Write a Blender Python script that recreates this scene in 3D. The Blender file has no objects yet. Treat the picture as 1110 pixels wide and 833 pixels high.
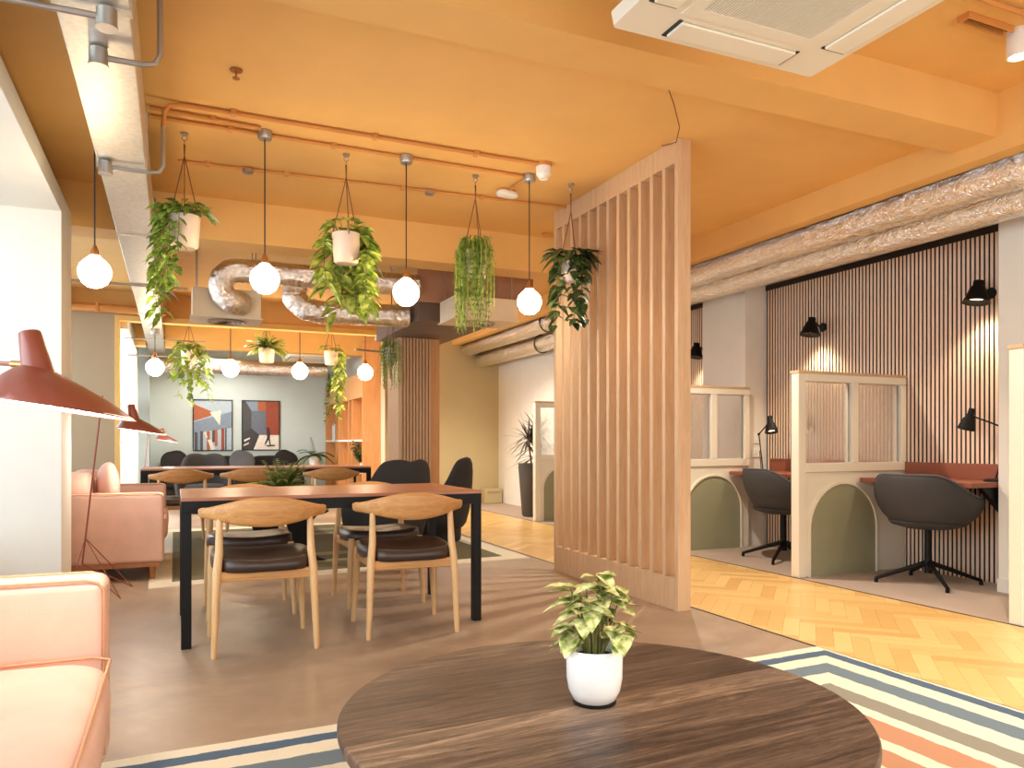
import bpy, bmesh, math, random
from mathutils import Vector, Matrix
random.seed(7)
PI = math.pi
sc = bpy.context.scene
COL = sc.collection

# ------------------------------------------------------------------ materials
MATS = {}
def srgb(r, g, b):
    f = lambda c: (c/12.92 if c <= .04045 else ((c+.055)/1.055)**2.4)
    return (f(r/255), f(g/255), f(b/255), 1)

class NT:
    def __init__(s, name):
        s.m = bpy.data.materials.new(name); s.m.use_nodes = True
        s.t = s.m.node_tree; s.n = s.t.nodes; s.l = s.t.links
        s.b = s.n['Principled BSDF']; MATS[name] = s.m
    def node(s, kind, **kw):
        x = s.n.new(kind)
        for k, v in kw.items():
            if k in x.inputs: x.inputs[k].default_value = v
            else: setattr(x, k, v)
        return x
    def link(s, a, b): s.l.new(a, b)
    def coord(s, scale=(1, 1, 1), rot=(0, 0, 0), out='Object'):
        c = s.node('ShaderNodeTexCoord'); mp = s.node('ShaderNodeMapping')
        mp.inputs['Scale'].default_value = scale; mp.inputs['Rotation'].default_value = rot
        s.link(c.outputs[out], mp.inputs['Vector']); return mp.outputs['Vector']
    def noise(s, vec, scale=5, detail=4, rough=.5, dist=0):
        x = s.node('ShaderNodeTexNoise', Scale=scale, Detail=detail, Roughness=rough, Distortion=dist)
        s.link(vec, x.inputs['Vector']); return x.outputs['Fac']
    def ramp(s, fac, stops, interp='LINEAR'):
        x = s.node('ShaderNodeValToRGB'); cr = x.color_ramp; cr.interpolation = interp
        while len(cr.elements) < len(stops): cr.elements.new(.5)
        for e, (p, c) in zip(cr.elements, stops): e.position = p; e.color = c
        s.link(fac, x.inputs['Fac']); return x.outputs['Color']
    def math(s, op, a, b=None):
        x = s.node('ShaderNodeMath', operation=op)
        for i, v in enumerate((a, b)):
            if v is None: continue
            if isinstance(v, (int, float)): x.inputs[i].default_value = v
            else: s.link(v, x.inputs[i])
        return x.outputs[0]
    def bump(s, h, strength=.3, dist=.01):
        x = s.node('ShaderNodeBump', Strength=strength, Distance=dist)
        s.link(h, x.inputs['Height']); s.link(x.outputs['Normal'], s.b.inputs['Normal'])
    def set(s, **kw):
        for k, v in kw.items(): s.b.inputs[k.replace('_', ' ')].default_value = v
        return s

def plain(name, c, rough=.6, metal=0, bump=0, bscale=60, var=.06, vscale=4):
    t = NT(name); col = srgb(*c); t.set(Roughness=rough, Metallic=metal)
    v = t.coord()
    lo = tuple(x*(1-var) for x in col[:3])+(1,); hi = tuple(min(1, x*(1+var)) for x in col[:3])+(1,)
    t.link(t.ramp(t.noise(v, vscale), [(.3, lo), (.7, hi)]), t.b.inputs['Base Color'])
    if bump: t.bump(t.noise(v, bscale, 3), bump, .004)
    return t.m

def wood(name, c1, c2, axis='z', scale=1.0, rough=.45):
    t = NT(name); t.set(Roughness=rough)
    s = [14*scale]*3; s['xyz'.index(axis)] = 1.1*scale
    v = t.coord(tuple(s))
    a = t.noise(v, 2.2, 5, .6, .6)
    b = t.noise(v, 9, 3, .6)
    m = t.math('ADD', t.math('MULTIPLY', a, .7), t.math('MULTIPLY', b, .3))
    t.link(t.ramp(m, [(.33, srgb(*c1)), (.66, srgb(*c2))]), t.b.inputs['Base Color'])
    t.bump(b, .08, .003)
    return t.m

def glow(name, c, strength):
    t = NT(name); t.set(Emission_Color=srgb(*c), Emission_Strength=strength, Base_Color=srgb(*c)); return t.m

M = {}
M['ceil'] = plain('ceiling_orange_paint', (226, 179, 106), .7, 0, .05, 30, .03)
M['beam'] = M['ceil']
M['wall_blue'] = plain('pale_blue_green_paint', (204, 220, 222), .7, 0, .04, 50, .02)
M['wall_olive'] = plain('olive_beige_paint', (196, 182, 140), .7, 0, .04, 50, .02)
M['wall_white'] = plain('off_white_paint', (236, 233, 222), .7, 0, .04, 50, .02)
M['wall_beige'] = plain('beige_panel_paint', (174, 154, 122), .6, 0, .03, 40, .02)
M['gold_trim'] = plain('warm_yellow_trim', (232, 190, 110), .45, 0, 0)
M['black'] = plain('black_powder_coat', (20, 18, 17), .5, 0, 0)
M['black'].node_tree.nodes['Principled BSDF'].inputs['Specular IOR Level'].default_value = .2
M['black_trim'] = plain('black_trim', (30, 25, 22), .5, 0, 0)
M['white'] = plain('white_plastic', (238, 236, 230), .4, 0, 0, var=.01)
M['panel_white'] = plain('cream_white_lacquer', (231, 224, 205), .5, 0, .02, 60, .02)
M['sage'] = plain('sage_green_felt', (150, 148, 118), .9, 0, .3, 300, .05)
M['carpet'] = plain('taupe_carpet', (178, 158, 142), .95, 0, .5, 400, .08, 90)
M['rust'] = plain('rust_brown_laminate', (144, 82, 60), .4, 0, 0)
M['lamp_red'] = plain('rust_red_enamel', (142, 74, 56), .32, 0, 0, var=.02)
M['lamp_inner'] = glow('lamp_inner_lit', (255, 238, 215), 2.6)
M['bulb'] = glow('opal_bulb', (255, 228, 190), 24)
M['sconce_glow'] = glow('sconce_lit_reflector', (255, 220, 170), 9)
M['down_glow'] = glow('downlight_lens', (255, 225, 180), 12)
M['brass'] = plain('brass_fitting', (176, 120, 70), .3, .8, 0)
M['galv_box'] = plain('galvanised_conduit', (176, 172, 166), .35, .85, .05)
M['pipe_orange'] = plain('orange_painted_pipe', (205, 140, 72), .5, 0, 0)
M['cord'] = plain('black_cord', (26, 22, 20), .6)
M['leather_cord'] = plain('brown_leather_cord', (122, 74, 40), .7)
M['pot'] = plain('blush_ceramic', (214, 190, 172), .5, 0, .05, 60, .03)
M['pot_white'] = plain('white_glazed_ceramic', (240, 238, 232), .25, 0, 0, var=.01)
M['pot_dark'] = plain('charcoal_planter', (74, 68, 62), .6, 0, .1, 40)
M['soil'] = plain('dark_soil', (62, 42, 28), 1, 0, .8, 120, .3, 60)
M['leather'] = plain('dark_brown_leather', (56, 40, 32), .38, 0, .15, 150, .1)
M['blk_fabric'] = plain('charcoal_fabric', (36, 33, 32), .9, 0, .4, 350, .12, 60)
M['grey_fabric'] = plain('dark_grey_shell', (58, 55, 54), .75, 0, .2, 300, .05)
M['grey_cush'] = plain('grey_cushion_fabric', (92, 95, 100), .9, 0, .4, 300, .1)
M['sofa'] = plain('salmon_velvet', (222, 182, 164), .75, 0, .25, 220, .07, 7)
M['sofa_pipe'] = plain('salmon_piping', (204, 152, 116), .75)
M['oak'] = wood('pale_oak', (178, 122, 66), (212, 160, 98), 'x', 1.3)
M['oak_v'] = wood('pale_oak_upright', (206, 160, 104), (228, 190, 138), 'z', 1.3)
M['screen_wood'] = wood('ash_batten', (196, 158, 118), (214, 180, 142), 'z', 1.5, .5)
M['table_wood'] = wood('reddish_tabletop', (158, 100, 70), (182, 122, 88), 'x', 1.0, .32)
M['shelf_wood'] = wood('warm_oak_veneer', (196, 138, 84), (216, 160, 104), 'z', 1.0)
M['slat_wood'] = wood('beige_slats', (230, 200, 174), (240, 214, 190), 'z', 1.0, .6)
M['leg_wood'] = wood('sofa_leg_wood', (150, 96, 56), (176, 118, 70), 'z', 1.5)
M['canvas_box'] = plain('dark_bulkhead_paint', (112, 92, 78), .7)
M['brown_board'] = plain('brown_board', (168, 122, 92), .7)
M['plenum'] = plain('cream_plenum_sheet', (224, 206, 176), .5, .1)

def leafm(name, c1, c2, rough=.45, scale=25):
    t = NT(name); t.set(Roughness=rough)
    v = t.coord()
    t.link(t.ramp(t.noise(v, scale, 2), [(.35, srgb(*c1)), (.65, srgb(*c2))]), t.b.inputs['Base Color'])
    t.b.inputs['Subsurface Weight'].default_value = 0
    return t.m
M['leaf'] = leafm('pothos_leaf', (86, 116, 40), (152, 172, 70))
M['leaf_lime'] = leafm('lime_leaf', (112, 140, 44), (196, 204, 98))
M['leaf_dark'] = leafm('dark_leaf', (44, 62, 34), (84, 104, 50))
M['leaf_var'] = leafm('variegated_leaf', (120, 136, 52), (240, 234, 168), .45, 50)
M['leaf_fine'] = leafm('mistletoe_cactus_strand', (92, 122, 40), (158, 172, 70), .6)
M['leaf_fern'] = leafm('fern_frond', (104, 128, 54), (176, 182, 88), .6)
M['leaf_dragon'] = leafm('dragon_blade', (46, 40, 34), (88, 78, 58), .5)
M['stem'] = plain('plant_stem', (110, 110, 50), .6)

def foil(name, c, bump=.9, scale=18):
    t = NT(name); t.set(Metallic=1, Roughness=.2, Base_Color=srgb(*c))
    t.b.inputs['Roughness'].default_value = .16
    vo = t.node('ShaderNodeTexVoronoi', Scale=scale*1.3); t.link(t.coord((1, .45, 1)), vo.inputs['Vector'])
    b = t.noise(t.coord((1.4, 1, 1.4)), scale*1.2, 4, .65, 2.0)
    t.bump(t.math('ADD', t.math('MULTIPLY', vo.outputs['Distance'], .6), b), bump, .035); return t.m
M['foil'] = foil('crinkled_foil', (252, 248, 240), .6, 15)
M['foil_x'] = foil('coiled_foil', (250, 244, 236), .45, 18)
def galv():
    t = NT('galvanised_sheet'); t.set(Metallic=.75, Roughness=.42)
    v = t.coord()
    x = t.node('ShaderNodeTexVoronoi', Scale=40.0); t.link(v, x.inputs['Vector'])
    t.link(t.ramp(x.outputs['Distance'], [(.1, srgb(196, 190, 178)), (.8, srgb(210, 204, 192))]), t.b.inputs['Base Color'])
    return t.m
M['galv'] = galv()
def floorm():
    t = NT('brown_microcement'); v = t.coord()
    a = t.noise(v, 1.1, 6, .6, .8); b = t.noise(v, 9, 4, .6)
    m = t.math('ADD', t.math('MULTIPLY', a, .75), t.math('MULTIPLY', b, .25))
    t.link(t.ramp(m, [(.3, srgb(138, 116, 96)), (.52, srgb(166, 142, 118)), (.72, srgb(194, 170, 144))]), t.b.inputs['Base Color'])
    r = t.node('ShaderNodeMapRange'); r.inputs['To Min'].default_value = .3; r.inputs['To Max'].default_value = .5
    t.link(b, r.inputs['Value']); t.link(r.outputs[0], t.b.inputs['Roughness'])
    t.bump(b, .05, .004); return t.m
M['floor'] = floorm()
def parquetm():
    t = NT('herringbone_oak'); t.set(Roughness=.33)
    at = t.node('ShaderNodeAttribute', attribute_name='tone')
    sep = t.node('ShaderNodeSeparateColor'); t.link(at.outputs['Color'], sep.inputs['Color'])
    v1 = t.coord((30, 2.5, 1), (0, 0, PI/4)); v2 = t.coord((30, 2.5, 1), (0, 0, -PI/4))
    n1 = t.noise(v1, 1.5, 4); n2 = t.noise(v2, 1.5, 4)
    mx = t.node('ShaderNodeMix'); t.link(sep.outputs[1], mx.inputs[0]); t.link(n1, mx.inputs[2]); t.link(n2, mx.inputs[3])
    f = t.math('ADD', t.math('MULTIPLY', sep.outputs[0], .65), t.math('MULTIPLY', mx.outputs[0], .35))
    t.link(t.ramp(f, [(.15, srgb(214, 168, 100)), (.5, srgb(228, 186, 116)), (.85, srgb(236, 200, 132))]), t.b.inputs['Base Color'])
    return t.m
M['parquet'] = parquetm()
def coffeem():
    t = NT('dark_stained_oak'); t.set(Roughness=.42)
    c = t.node('ShaderNodeTexCoord'); sp = t.node('ShaderNodeSeparateXYZ'); t.link(c.outputs['Object'], sp.inputs[0])
    pl = t.math('FLOOR', t.math('MULTIPLY', t.math('ADD', sp.outputs[1], 3.03), 8.5))
    wn = t.node('ShaderNodeTexWhiteNoise', noise_dimensions='1D'); t.link(pl, wn.inputs['W'])
    cmb = t.node('ShaderNodeCombineXYZ')
    t.link(t.math('ADD', t.math('MULTIPLY', sp.outputs[0], 2.2), t.math('MULTIPLY', wn.outputs['Value'], 9)), cmb.inputs[0])
    t.link(t.math('MULTIPLY', sp.outputs[1], 26), cmb.inputs[1]); t.link(wn.outputs['Value'], cmb.inputs[2])
    n = t.noise(cmb.outputs[0], 1.25, 6, .65, 1.6)
    f = t.noise(t.coord((14, 190, 14)), 2, 3, .7)
    m = t.math('ADD', t.math('MULTIPLY', n, .6), t.math('ADD', t.math('MULTIPLY', wn.outputs['Value'], .2), t.math('MULTIPLY', f, .24)))
    t.link(t.ramp(m, [(.36, srgb(40, 30, 25)), (.47, srgb(76, 58, 47)), (.57, srgb(108, 87, 71)), (.69, srgb(164, 138, 112))]), t.b.inputs['Base Color'])
    t.bump(f, .25, .002); return t.m
M['coffee'] = coffeem()

def rugm(name, W, L, stops, wob=.012, y0=0.0, slope=0.0):
    """stripes run concentrically inside the border; object origin at the rug's centre"""
    t = NT(name); t.set(Roughness=.95)
    c = t.node('ShaderNodeTexCoord'); sp = t.node('ShaderNodeSeparateXYZ'); t.link(c.outputs['Object'], sp.inputs[0])
    dx = t.math('SUBTRACT', W/2, t.math('ABSOLUTE', sp.outputs[0]))
    dy = t.math('SUBTRACT', L/2-y0, t.math('ABSOLUTE', t.math('SUBTRACT', sp.outputs[1], t.math('MULTIPLY', sp.outputs[0], slope))))
    d = t.math('MINIMUM', dx, dy)
    n = t.noise(t.coord(), 14, 3, .6)
    d = t.math('ADD', d, t.math('MULTIPLY', t.math('SUBTRACT', n, .5), wob*2))
    mx = stops[-1][0]
    col = t.ramp(t.math('DIVIDE', d, mx*1.02), [(p/(mx*1.02), srgb(*c_)) for p, c_ in stops], 'CONSTANT')
    wv = t.noise(t.coord((140, 260, 1)), 2, 2)
    mxx = t.node('ShaderNodeMix', data_type='RGBA', blend_type='MULTIPLY'); mxx.inputs[0].default_value = .35
    t.link(col, mxx.inputs[6]); t.link(t.ramp(wv, [(.3, (.5, .5, .5, 1)), (.7, (1, 1, 1, 1))]), mxx.inputs[7])
    t.link(mxx.outputs[2], t.b.inputs['Base Color']); t.bump(wv, .5, .004); return t.m

def glassm(name, rough=.0, ribs=False, tint=(1, 1, 1, 1), mixt=.0):
    t = NT(name); t.set(Base_Color=tint, Roughness=rough, Transmission_Weight=1.0, IOR=1.45)
    if mixt:
        tr = t.node('ShaderNodeBsdfTransparent'); mx = t.node('ShaderNodeMixShader'); mx.inputs[0].default_value = mixt
        out = t.n['Material Output']; t.link(t.b.outputs[0], mx.inputs[1]); t.link(tr.outputs[0], mx.inputs[2]); t.link(mx.outputs[0], out.inputs[0])
    return t.m
M['reeded'] = glassm('reeded_glass', .22, tint=(1, 1, 1, 1), mixt=.4)
M['pane'] = glassm('window_glass', 0, mixt=.9)

# ------------------------------------------------------------------ mesh builder
def V(*a): return Vector(a)
class MB:
    def __init__(s): s.v = []; s.f = []; s.mi = []; s.tone = []
    def add(s, vs, fs, mi=0):
        o = len(s.v); s.v += [tuple(v) for v in vs]; s.f += [tuple(i+o for i in f) for f in fs]; s.mi += [mi]*len(fs); return s
    def box(s, x0, x1, y0, y1, z0, z1, mi=0, xf=None):
        vs = [V(x, y, z) for x in (x0, x1) for y in (y0, y1) for z in (z0, z1)]
        if xf is not None: vs = [xf @ v for v in vs]
        return s.add(vs, [(0, 1, 3, 2), (4, 6, 7, 5), (0, 4, 5, 1), (2, 3, 7, 6), (0, 2, 6, 4), (1, 5, 7, 3)], mi)
    def tube(s, pts, r, n=10, cap=True, mi=0, sx=1.0, jit=0.0):
        pts = [Vector(p) for p in pts]; m = len(pts)
        rs = r if isinstance(r, (list, tuple)) else [r]*m
        vs = []; fs = []; up = None
        for i, p in enumerate(pts):
            d = (pts[min(i+1, m-1)]-pts[max(i-1, 0)]).normalized()
            if up is None:
                a = V(0, 0, 1) if abs(d.z) < .9 else V(1, 0, 0)
                up = (a-d*a.dot(d)).normalized()
            else:
                up = up-d*up.dot(d); up.normalize()
            w = d.cross(up)
            for k in range(n):
                t = 2*PI*k/n; rr = rs[i]*(1+random.uniform(-jit, jit))
                vs.append(p+up*math.cos(t)*rr+w*math.sin(t)*rr*sx)
        for i in range(m-1):
            for k in range(n):
                a = i*n+k; b = i*n+(k+1) % n; fs.append((a, b, b+n, a+n))
        if cap: fs.append(tuple(range(n))[::-1]); fs.append(tuple((m-1)*n+k for k in range(n)))
        return s.add(vs, fs, mi)
    def lathe(s, prof, c=(0, 0, 0), n=32, mi=0, xf=None, close=False):
        """prof: (r, z) list"""
        c = Vector(c); vs = []; fs = []; m = len(prof)
        for r, z in prof:
            for k in range(n):
                t = 2*PI*k/n; p = V(r*math.cos(t), r*math.sin(t), z)
                vs.append((xf @ p if xf is not None else p)+c)
        for i in range(m-1):
            for k in range(n):
                a = i*n+k; b = i*n+(k+1) % n; fs.append((a, b, b+n, a+n))
        if prof[0][0] > 1e-6: fs.append(tuple(range(n))[::-1])
        if prof[-1][0] > 1e-6: fs.append(tuple((m-1)*n+k for k in range(n)))
        return s.add(vs, fs, mi)
    def prism(s, poly, fn, a, b, mi=0):
        """poly 2-D outline; fn(u, v, w) maps to 3-D; extruded from w=a to w=b"""
        n = len(poly); vs = [fn(u, v, a) for u, v in poly]+[fn(u, v, b) for u, v in poly]
        fs = [tuple(range(n))[::-1], tuple(range(n, 2*n))]+[(i, (i+1) % n, n+(i+1) % n, n+i) for i in range(n)]
        return s.add(vs, fs, mi)
    def ball(s, c, r, n=16, sc_=(1, 1, 1), mi=0):
        pr = [(r*math.sin(PI*i/n), -r*math.cos(PI*i/n)) for i in range(n+1)]
        pr[0] = (0.0005*r, -r); pr[-1] = (0.0005*r, r)
        return s.lathe(pr, c, n*2 if n < 20 else 32, mi, Matrix.Diagonal(Vector(sc_)))
    def leaf(s, base, d, nrm, L, W, droop=.3, fold=.15, mi=0, heart=True):
        d = Vector(d).normalized(); nrm = Vector(nrm); nrm = nrm-d*nrm.dot(d)
        if nrm.length < 1e-4: nrm = d.orthogonal()
        nrm.normalize(); w = d.cross(nrm)
        prof = [(0, .10), (.12, .75), (.32, 1.0), (.62, .72), (.85, .32), (1, .02)] if heart else [(0, .25), (.2, .7), (.45, 1), (.75, .7), (1, .03)]
        base = Vector(base); vs = []
        for t, ww in prof:
            p = base+d*(L*t)-V(0, 0, 1)*(droop*L*t*t)-nrm*0
            vs += [p+w*(W/2*ww)+nrm*(fold*W*ww), p, p-w*(W/2*ww)+nrm*(fold*W*ww)]
        fs = []
        for i in range(len(prof)-1):
            a = 3*i; fs += [(a, a+1, a+4, a+3), (a+1, a+2, a+5, a+4)]
        return s.add(vs, fs, mi)
    def build(s, name, mat, parent=None, smooth=35, bevel=0, bseg=2, sub=0, loc=None, weld=False):
        me = bpy.data.meshes.new(name); me.from_pydata(s.v, [], s.f)
        mats = mat if isinstance(mat, (list, tuple)) else [mat]
        for m in mats: me.materials.append(m)
        if len(mats) > 1: me.polygons.foreach_set('material_index', s.mi)
        bm = bmesh.new(); bm.from_mesh(me)
        if weld: bmesh.ops.remove_doubles(bm, verts=bm.verts, dist=1e-5)
        bmesh.ops.recalc_face_normals(bm, faces=bm.faces)
        if bevel: bmesh.ops.bevel(bm, geom=[e for e in bm.edges if len(e.link_faces) == 2 and e.calc_face_angle(0) > .5], offset=bevel, segments=bseg, profile=.5, affect='EDGES', clamp_overlap=True)
        bm.to_mesh(me); bm.free()
        me.polygons.foreach_set('use_smooth', [True]*len(me.polygons)) if smooth else None
        if smooth: me.set_sharp_from_angle(angle=math.radians(smooth))
        o = bpy.data.objects.new(name, me); COL.objects.link(o)
        if loc is not None: o.location = loc
        if parent is not None: o.parent = parent
        if sub:
            md = o.modifiers.new('subsurf', 'SUBSURF'); md.levels = sub; md.render_levels = sub
        return o

def thing(name, label, cat, loc=(0, 0, 0), rz=0, group=None):
    o = bpy.data.objects.new(name, None); COL.objects.link(o); o.empty_display_size = .1
    o.location = loc; o.rotation_euler = (0, 0, rz); o['label'] = label; o['category'] = cat
    if group: o['group'] = group
    return o
def tag(o, label, cat, group=None, kind=None):
    o['label'] = label; o['category'] = cat
    if group: o['group'] = group
    if kind: o['kind'] = kind
    return o
def struct(o, label=None, cat=None):
    o['kind'] = 'structure'
    if label: o['label'] = label
    if cat: o['category'] = cat
    return o
def kids(o): return [c for c in bpy.data.objects if c.parent == o]
def dup(root, loc, rz=None, label=None):
    def rec(o, par):
        c = o.copy(); COL.objects.link(c)
        if par is not None: c.parent = par
        for ch in kids_cache[o.name]: rec(ch, c)
        return c
    kids_cache = {}
    def scan(o):
        kids_cache[o.name] = kids(o)
        for k in kids_cache[o.name]: scan(k)
    scan(root)
    r = rec(root, None); r.location = loc
    if rz is not None: r.rotation_euler = (0, 0, rz)
    if label: r['label'] = label
    return r
def R(z): return Matrix.Rotation(z, 4, 'Z')
def rrect(hw, hh, r, n=5):
    pts = []
    for cx, cy, a0 in ((hw-r, hh-r, 0), (-hw+r, hh-r, PI/2), (-hw+r, -hh+r, PI), (hw-r, -hh+r, 3*PI/2)):
        for i in range(n+1):
            a = a0+PI/2*i/n; pts.append((cx+r*math.cos(a), cy+r*math.sin(a)))
    return pts

# ------------------------------------------------------------------ camera
cam = bpy.data.cameras.new('camera'); co = bpy.data.objects.new('camera', cam); COL.objects.link(co)
co.location = (0, 0, 1.02); co.rotation_euler = (PI/2, 0, -math.radians(23.72))
cam.sensor_width = 36; cam.lens = 833/1110*36; cam.shift_y = 64.5/1110; cam.clip_start = .05
sc.camera = co

# ------------------------------------------------------------------ room shell
XL, XR, YB, YF = -1.30, 5.50, -1.6, 15.0
def sbox(name, m, *b, label=None, bevel=0, cat=None):
    return struct(MB().box(*b).build(name, m, smooth=0, bevel=bevel), label, cat)
sbox('floor', M['floor'], XL-.1, 2.94, YB, YF+.1, -.12, 0, label='brown polished microcement floor', cat='floor')
sbox('floor_carpet', M['carpet'], 4.32, XR+.1, YB, YF+.1, -.12, 0, label='taupe carpet strip under the booths', cat='floor')
sbox('trim_1', M['black_trim'], 2.94, 2.955, YB, YF, -.12, .002, label='black floor strip between concrete and parquet', cat='trim')
sbox('trim_2', M['black_trim'], 4.305, 4.32, YB, YF, -.12, .002, label='black floor strip between parquet and carpet', cat='trim')
def clip(poly, x0, x1, y0, y1):
    for ax, lim, sg in ((0, x0, 1), (0, x1, -1), (1, y0, 1), (1, y1, -1)):
        out = []
        for i in range(len(poly)):
            a, b = poly[i-1], poly[i]; ia = sg*(a[ax]-lim) >= 0; ib = sg*(b[ax]-lim) >= 0
            if ia != ib:
                t = (lim-a[ax])/(b[ax]-a[ax]); out.append((a[0]+t*(b[0]-a[0]), a[1]+t*(b[1]-a[1])))
            if ib: out.append(b)
        poly = out
        if not poly: return []
    return poly
def parquet():
    me_v = []; me_f = []; tones = []
    x0, x1, y0, y1 = 2.955, 4.305, YB, YF
    W, N = .085, 5; L = W*N; c, s = math.cos(PI/4), math.sin(PI/4); rnd = random.Random(3)
    def put(u0, u1, v0, v1, ori):
        g = .0004
        q = [(u0+g, v0+g), (u1-g, v0+g), (u1-g, v1-g), (u0+g, v1-g)]
        q = [(3.63+u*c-v*s, 5.4+u*s+v*c) for u, v in q]
        q = clip(q, x0, x1, y0, y1)
        if len(q) < 3: return
        o = len(me_v); me_v.extend((x, y, 0) for x, y in q); me_f.append(tuple(range(o, o+len(q)))); tones.append((rnd.random(), ori))
    for i in range(-80, 80):
        for j in range(-14, 14):
            # classic herringbone: horizontal and vertical blocks stepped along the diagonal
            ox = i*W+j*L*1.0; oy = i*W-j*L*1.0
            put(ox, ox+L, oy, oy+W, 0); put(ox, ox+W, oy+W, oy+W+L, 1)
    me = bpy.data.meshes.new('floor_parquet'); me.from_pydata(me_v, [], me_f); me.materials.append(M['parquet'])
    at = me.attributes.new('tone', 'FLOAT_COLOR', 'CORNER'); k = 0
    for p, (t, o) in zip(me.polygons, tones):
        for li in p.loop_indices: at.data[li].color = (t, o, 0, 1)
    o = bpy.data.objects.new('floor_parquet', me); COL.objects.link(o); struct(o, 'yellow oak herringbone parquet walkway', 'floor')
    return o
parquet()
sbox('floor_screed', M['black_trim'], 2.955, 4.305, YB, YF, -.12, -.002, label='dark screed joints below the parquet', cat='floor')

def notched(m, x0, x1, y0, y1, z0, z1, label):
    # a downstand with a slot where the rectangular duct passes
    pts = [(x0, z1), (x0, z0), (-.385, z0), (-.385, 2.815), (-.125, 2.815), (-.125, z0), (x1, z0), (x1, z1)]
    mb = MB().prism(pts, lambda u, v, w: V(u, w, v), y0, y1)
    return struct(mb.build('ceiling_beam', m, smooth=0), label, 'beam')
sbox('ceiling', M['ceil'], XL-.1, XR+.1, 3.15, 6.25, 2.87, 3.12, label='orange painted ceiling over the dining table', cat='ceiling')
sbox('ceiling_near', M['ceil'], XL-.1, XR+.1, YB, 2.93, 3.02, 3.12, label='orange ceiling recess around the air conditioner', cat='ceiling')
sbox('ceiling_rear', M['ceil'], XL-.1, XR+.1, 6.45, YF+.1, 2.9, 3.12, label='orange ceiling of the rear room', cat='ceiling')
notched(M['beam'], XL-.1, 4.32, 2.9, 3.17, 2.77, 3.12, 'orange ceiling beam beside the air conditioner')
notched(M['beam'], XL-.1, 4.32, 6.2, 6.5, 2.555, 3.12, 'orange downstand beam before the foil ducts')
sbox('ceiling_beam', M['beam'], 4.3, 4.42, YB, 12.3, 2.68, 3.12, label='orange downstand running along the long foil ducts', cat='beam')
notched(M['beam'], XL, 3.02, 10.62, 10.72, 2.6, 2.95, 'orange bulkhead over the gold trimmed opening')
notched(M['beam'], XL, 3.02, 12.5, 12.75, 2.46, 2.95, 'orange beam in the rear room')
# gold frame of the opening
g = MB(); g.box(-.67, -.615, 10.58, 10.74, 0, 2.6); g.box(-.615, 3.0, 10.58, 10.74, 2.535, 2.6)
struct(g.build('trim_3', M['gold_trim'], smooth=0), 'gold trim around the opening to the rear room', 'trim')
sbox('wall_partition', M['wall_beige'], XL, -.67, 10.6, 10.72, 0, 2.62, label='beige partition panel behind the salmon sofa', cat='wall')
sbox('wall_back', M['wall_blue'], XL-.1, 3.1, YF, YF+.1, 0, 3.12, label='pale blue green wall with the two pictures', cat='wall')
sbox('wall_back_olive', M['wall_olive'], 3.1, XR+.1, 12.3, 12.4, 0, 3.12, label='olive beige end wall past the slatted column', cat='wall')
sbox('wall_rear_side', M['wall_white'], 3.02, 3.1, 12.3, YF, 0, 3.12, label='side wall behind the bookcase', cat='wall')
sbox('wall_right', M['wall_white'], XR, XR+.1, YB, YF, 0, 3.12, label='off white wall behind the booths', cat='wall')
nw = MB(); nw.box(XL-.1, XR+.1, YB-.1, YB, 0, .3); nw.box(XL-.1, XR+.1, YB-.1, YB, 2.8, 3.12); nw.box(XL-.1, -1.0, YB-.1, YB, .3, 2.8); nw.box(5.2, XR+.1, YB-.1, YB, .3, 2.8)
struct(nw.build('wall_near', M['wall_white'], smooth=0), 'off white near end wall with an opening added for fill light', 'wall')  # unseen wall; its wide opening is added to let fill light in
nf = MB()
for k in range(5):
    x = -1.0+6.14*k/4; nf.box(x, x+.06, YB-.08, YB-.02, .3, 2.8)
nf.box(-1.0, 5.2, YB-.08, YB-.02, .3, .36); nf.box(-1.0, 5.2, YB-.08, YB-.02, 2.74, 2.8)
w3 = struct(nf.build('window_3', M['black'], smooth=0), 'unseen dark framed glazing added at the near end for fill light', 'window')  # added glazing out of view, the entry for the frontal fill
MB().box(-.94, 5.14, YB-.055, YB-.05, .36, 2.74).build('window_pane', M['pane'], w3, smooth=0)
# pilasters along the booth wall
sbox('wall_pilaster', M['wall_white'], 5.2, XR, 2.83, 3.5, 0, 2.9, label='off white pilaster beside the near booth', cat='wall')
sbox('wall_pilaster', M['wall_white'], 5.21, XR, 6.08, 6.75, 0, 2.9, label='beige pilaster with switch plates between booths', cat='wall')
sbox('wall_pilaster', M['wall_white'], 5.15, XR, 7.75, 12.3, 0, 2.9, label='off white rear wall behind the tall dark plant', cat='wall')
sbox('baseboard_right', M['wall_white'], 5.185, 5.2, 2.83, 3.5, 0, .09, label='white baseboard on the near pilaster', cat='baseboard')
sbox('baseboard_back', M['wall_olive'], 3.1, 5.15, 12.285, 12.3, 0, .1, label='olive baseboard on the end wall', cat='baseboard')
# slat panelling on the booth wall
def slats(y0, y1, label):
    b = MB(); b.box(XR-.012, XR, y0, y1, 0, 2.6, 1); b.box(XR-.03, XR-.012, y0, y1, 2.56, 2.615, 1)
    y = y0+.004
    while y+.026 < y1:
        b.box(XR-.024, XR-.012, y, y+.0225, .0, 2.56, 1); b.box(XR-.0255, XR-.024, y, y+.0225, .0, 2.56, 0); y += .0366
    struct(b.build('wall_slat_panelling', [M['slat_wood'], M['black_trim']], smooth=0), label, 'wall panelling')
slats(3.5, 6.08, 'beige slatted wall panelling behind the booth desks')
slats(6.75, 7.75, 'far narrow slatted panelling behind the screen')
slats(.6, 2.83, 'near slatted panelling beyond the frame edge')
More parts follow.
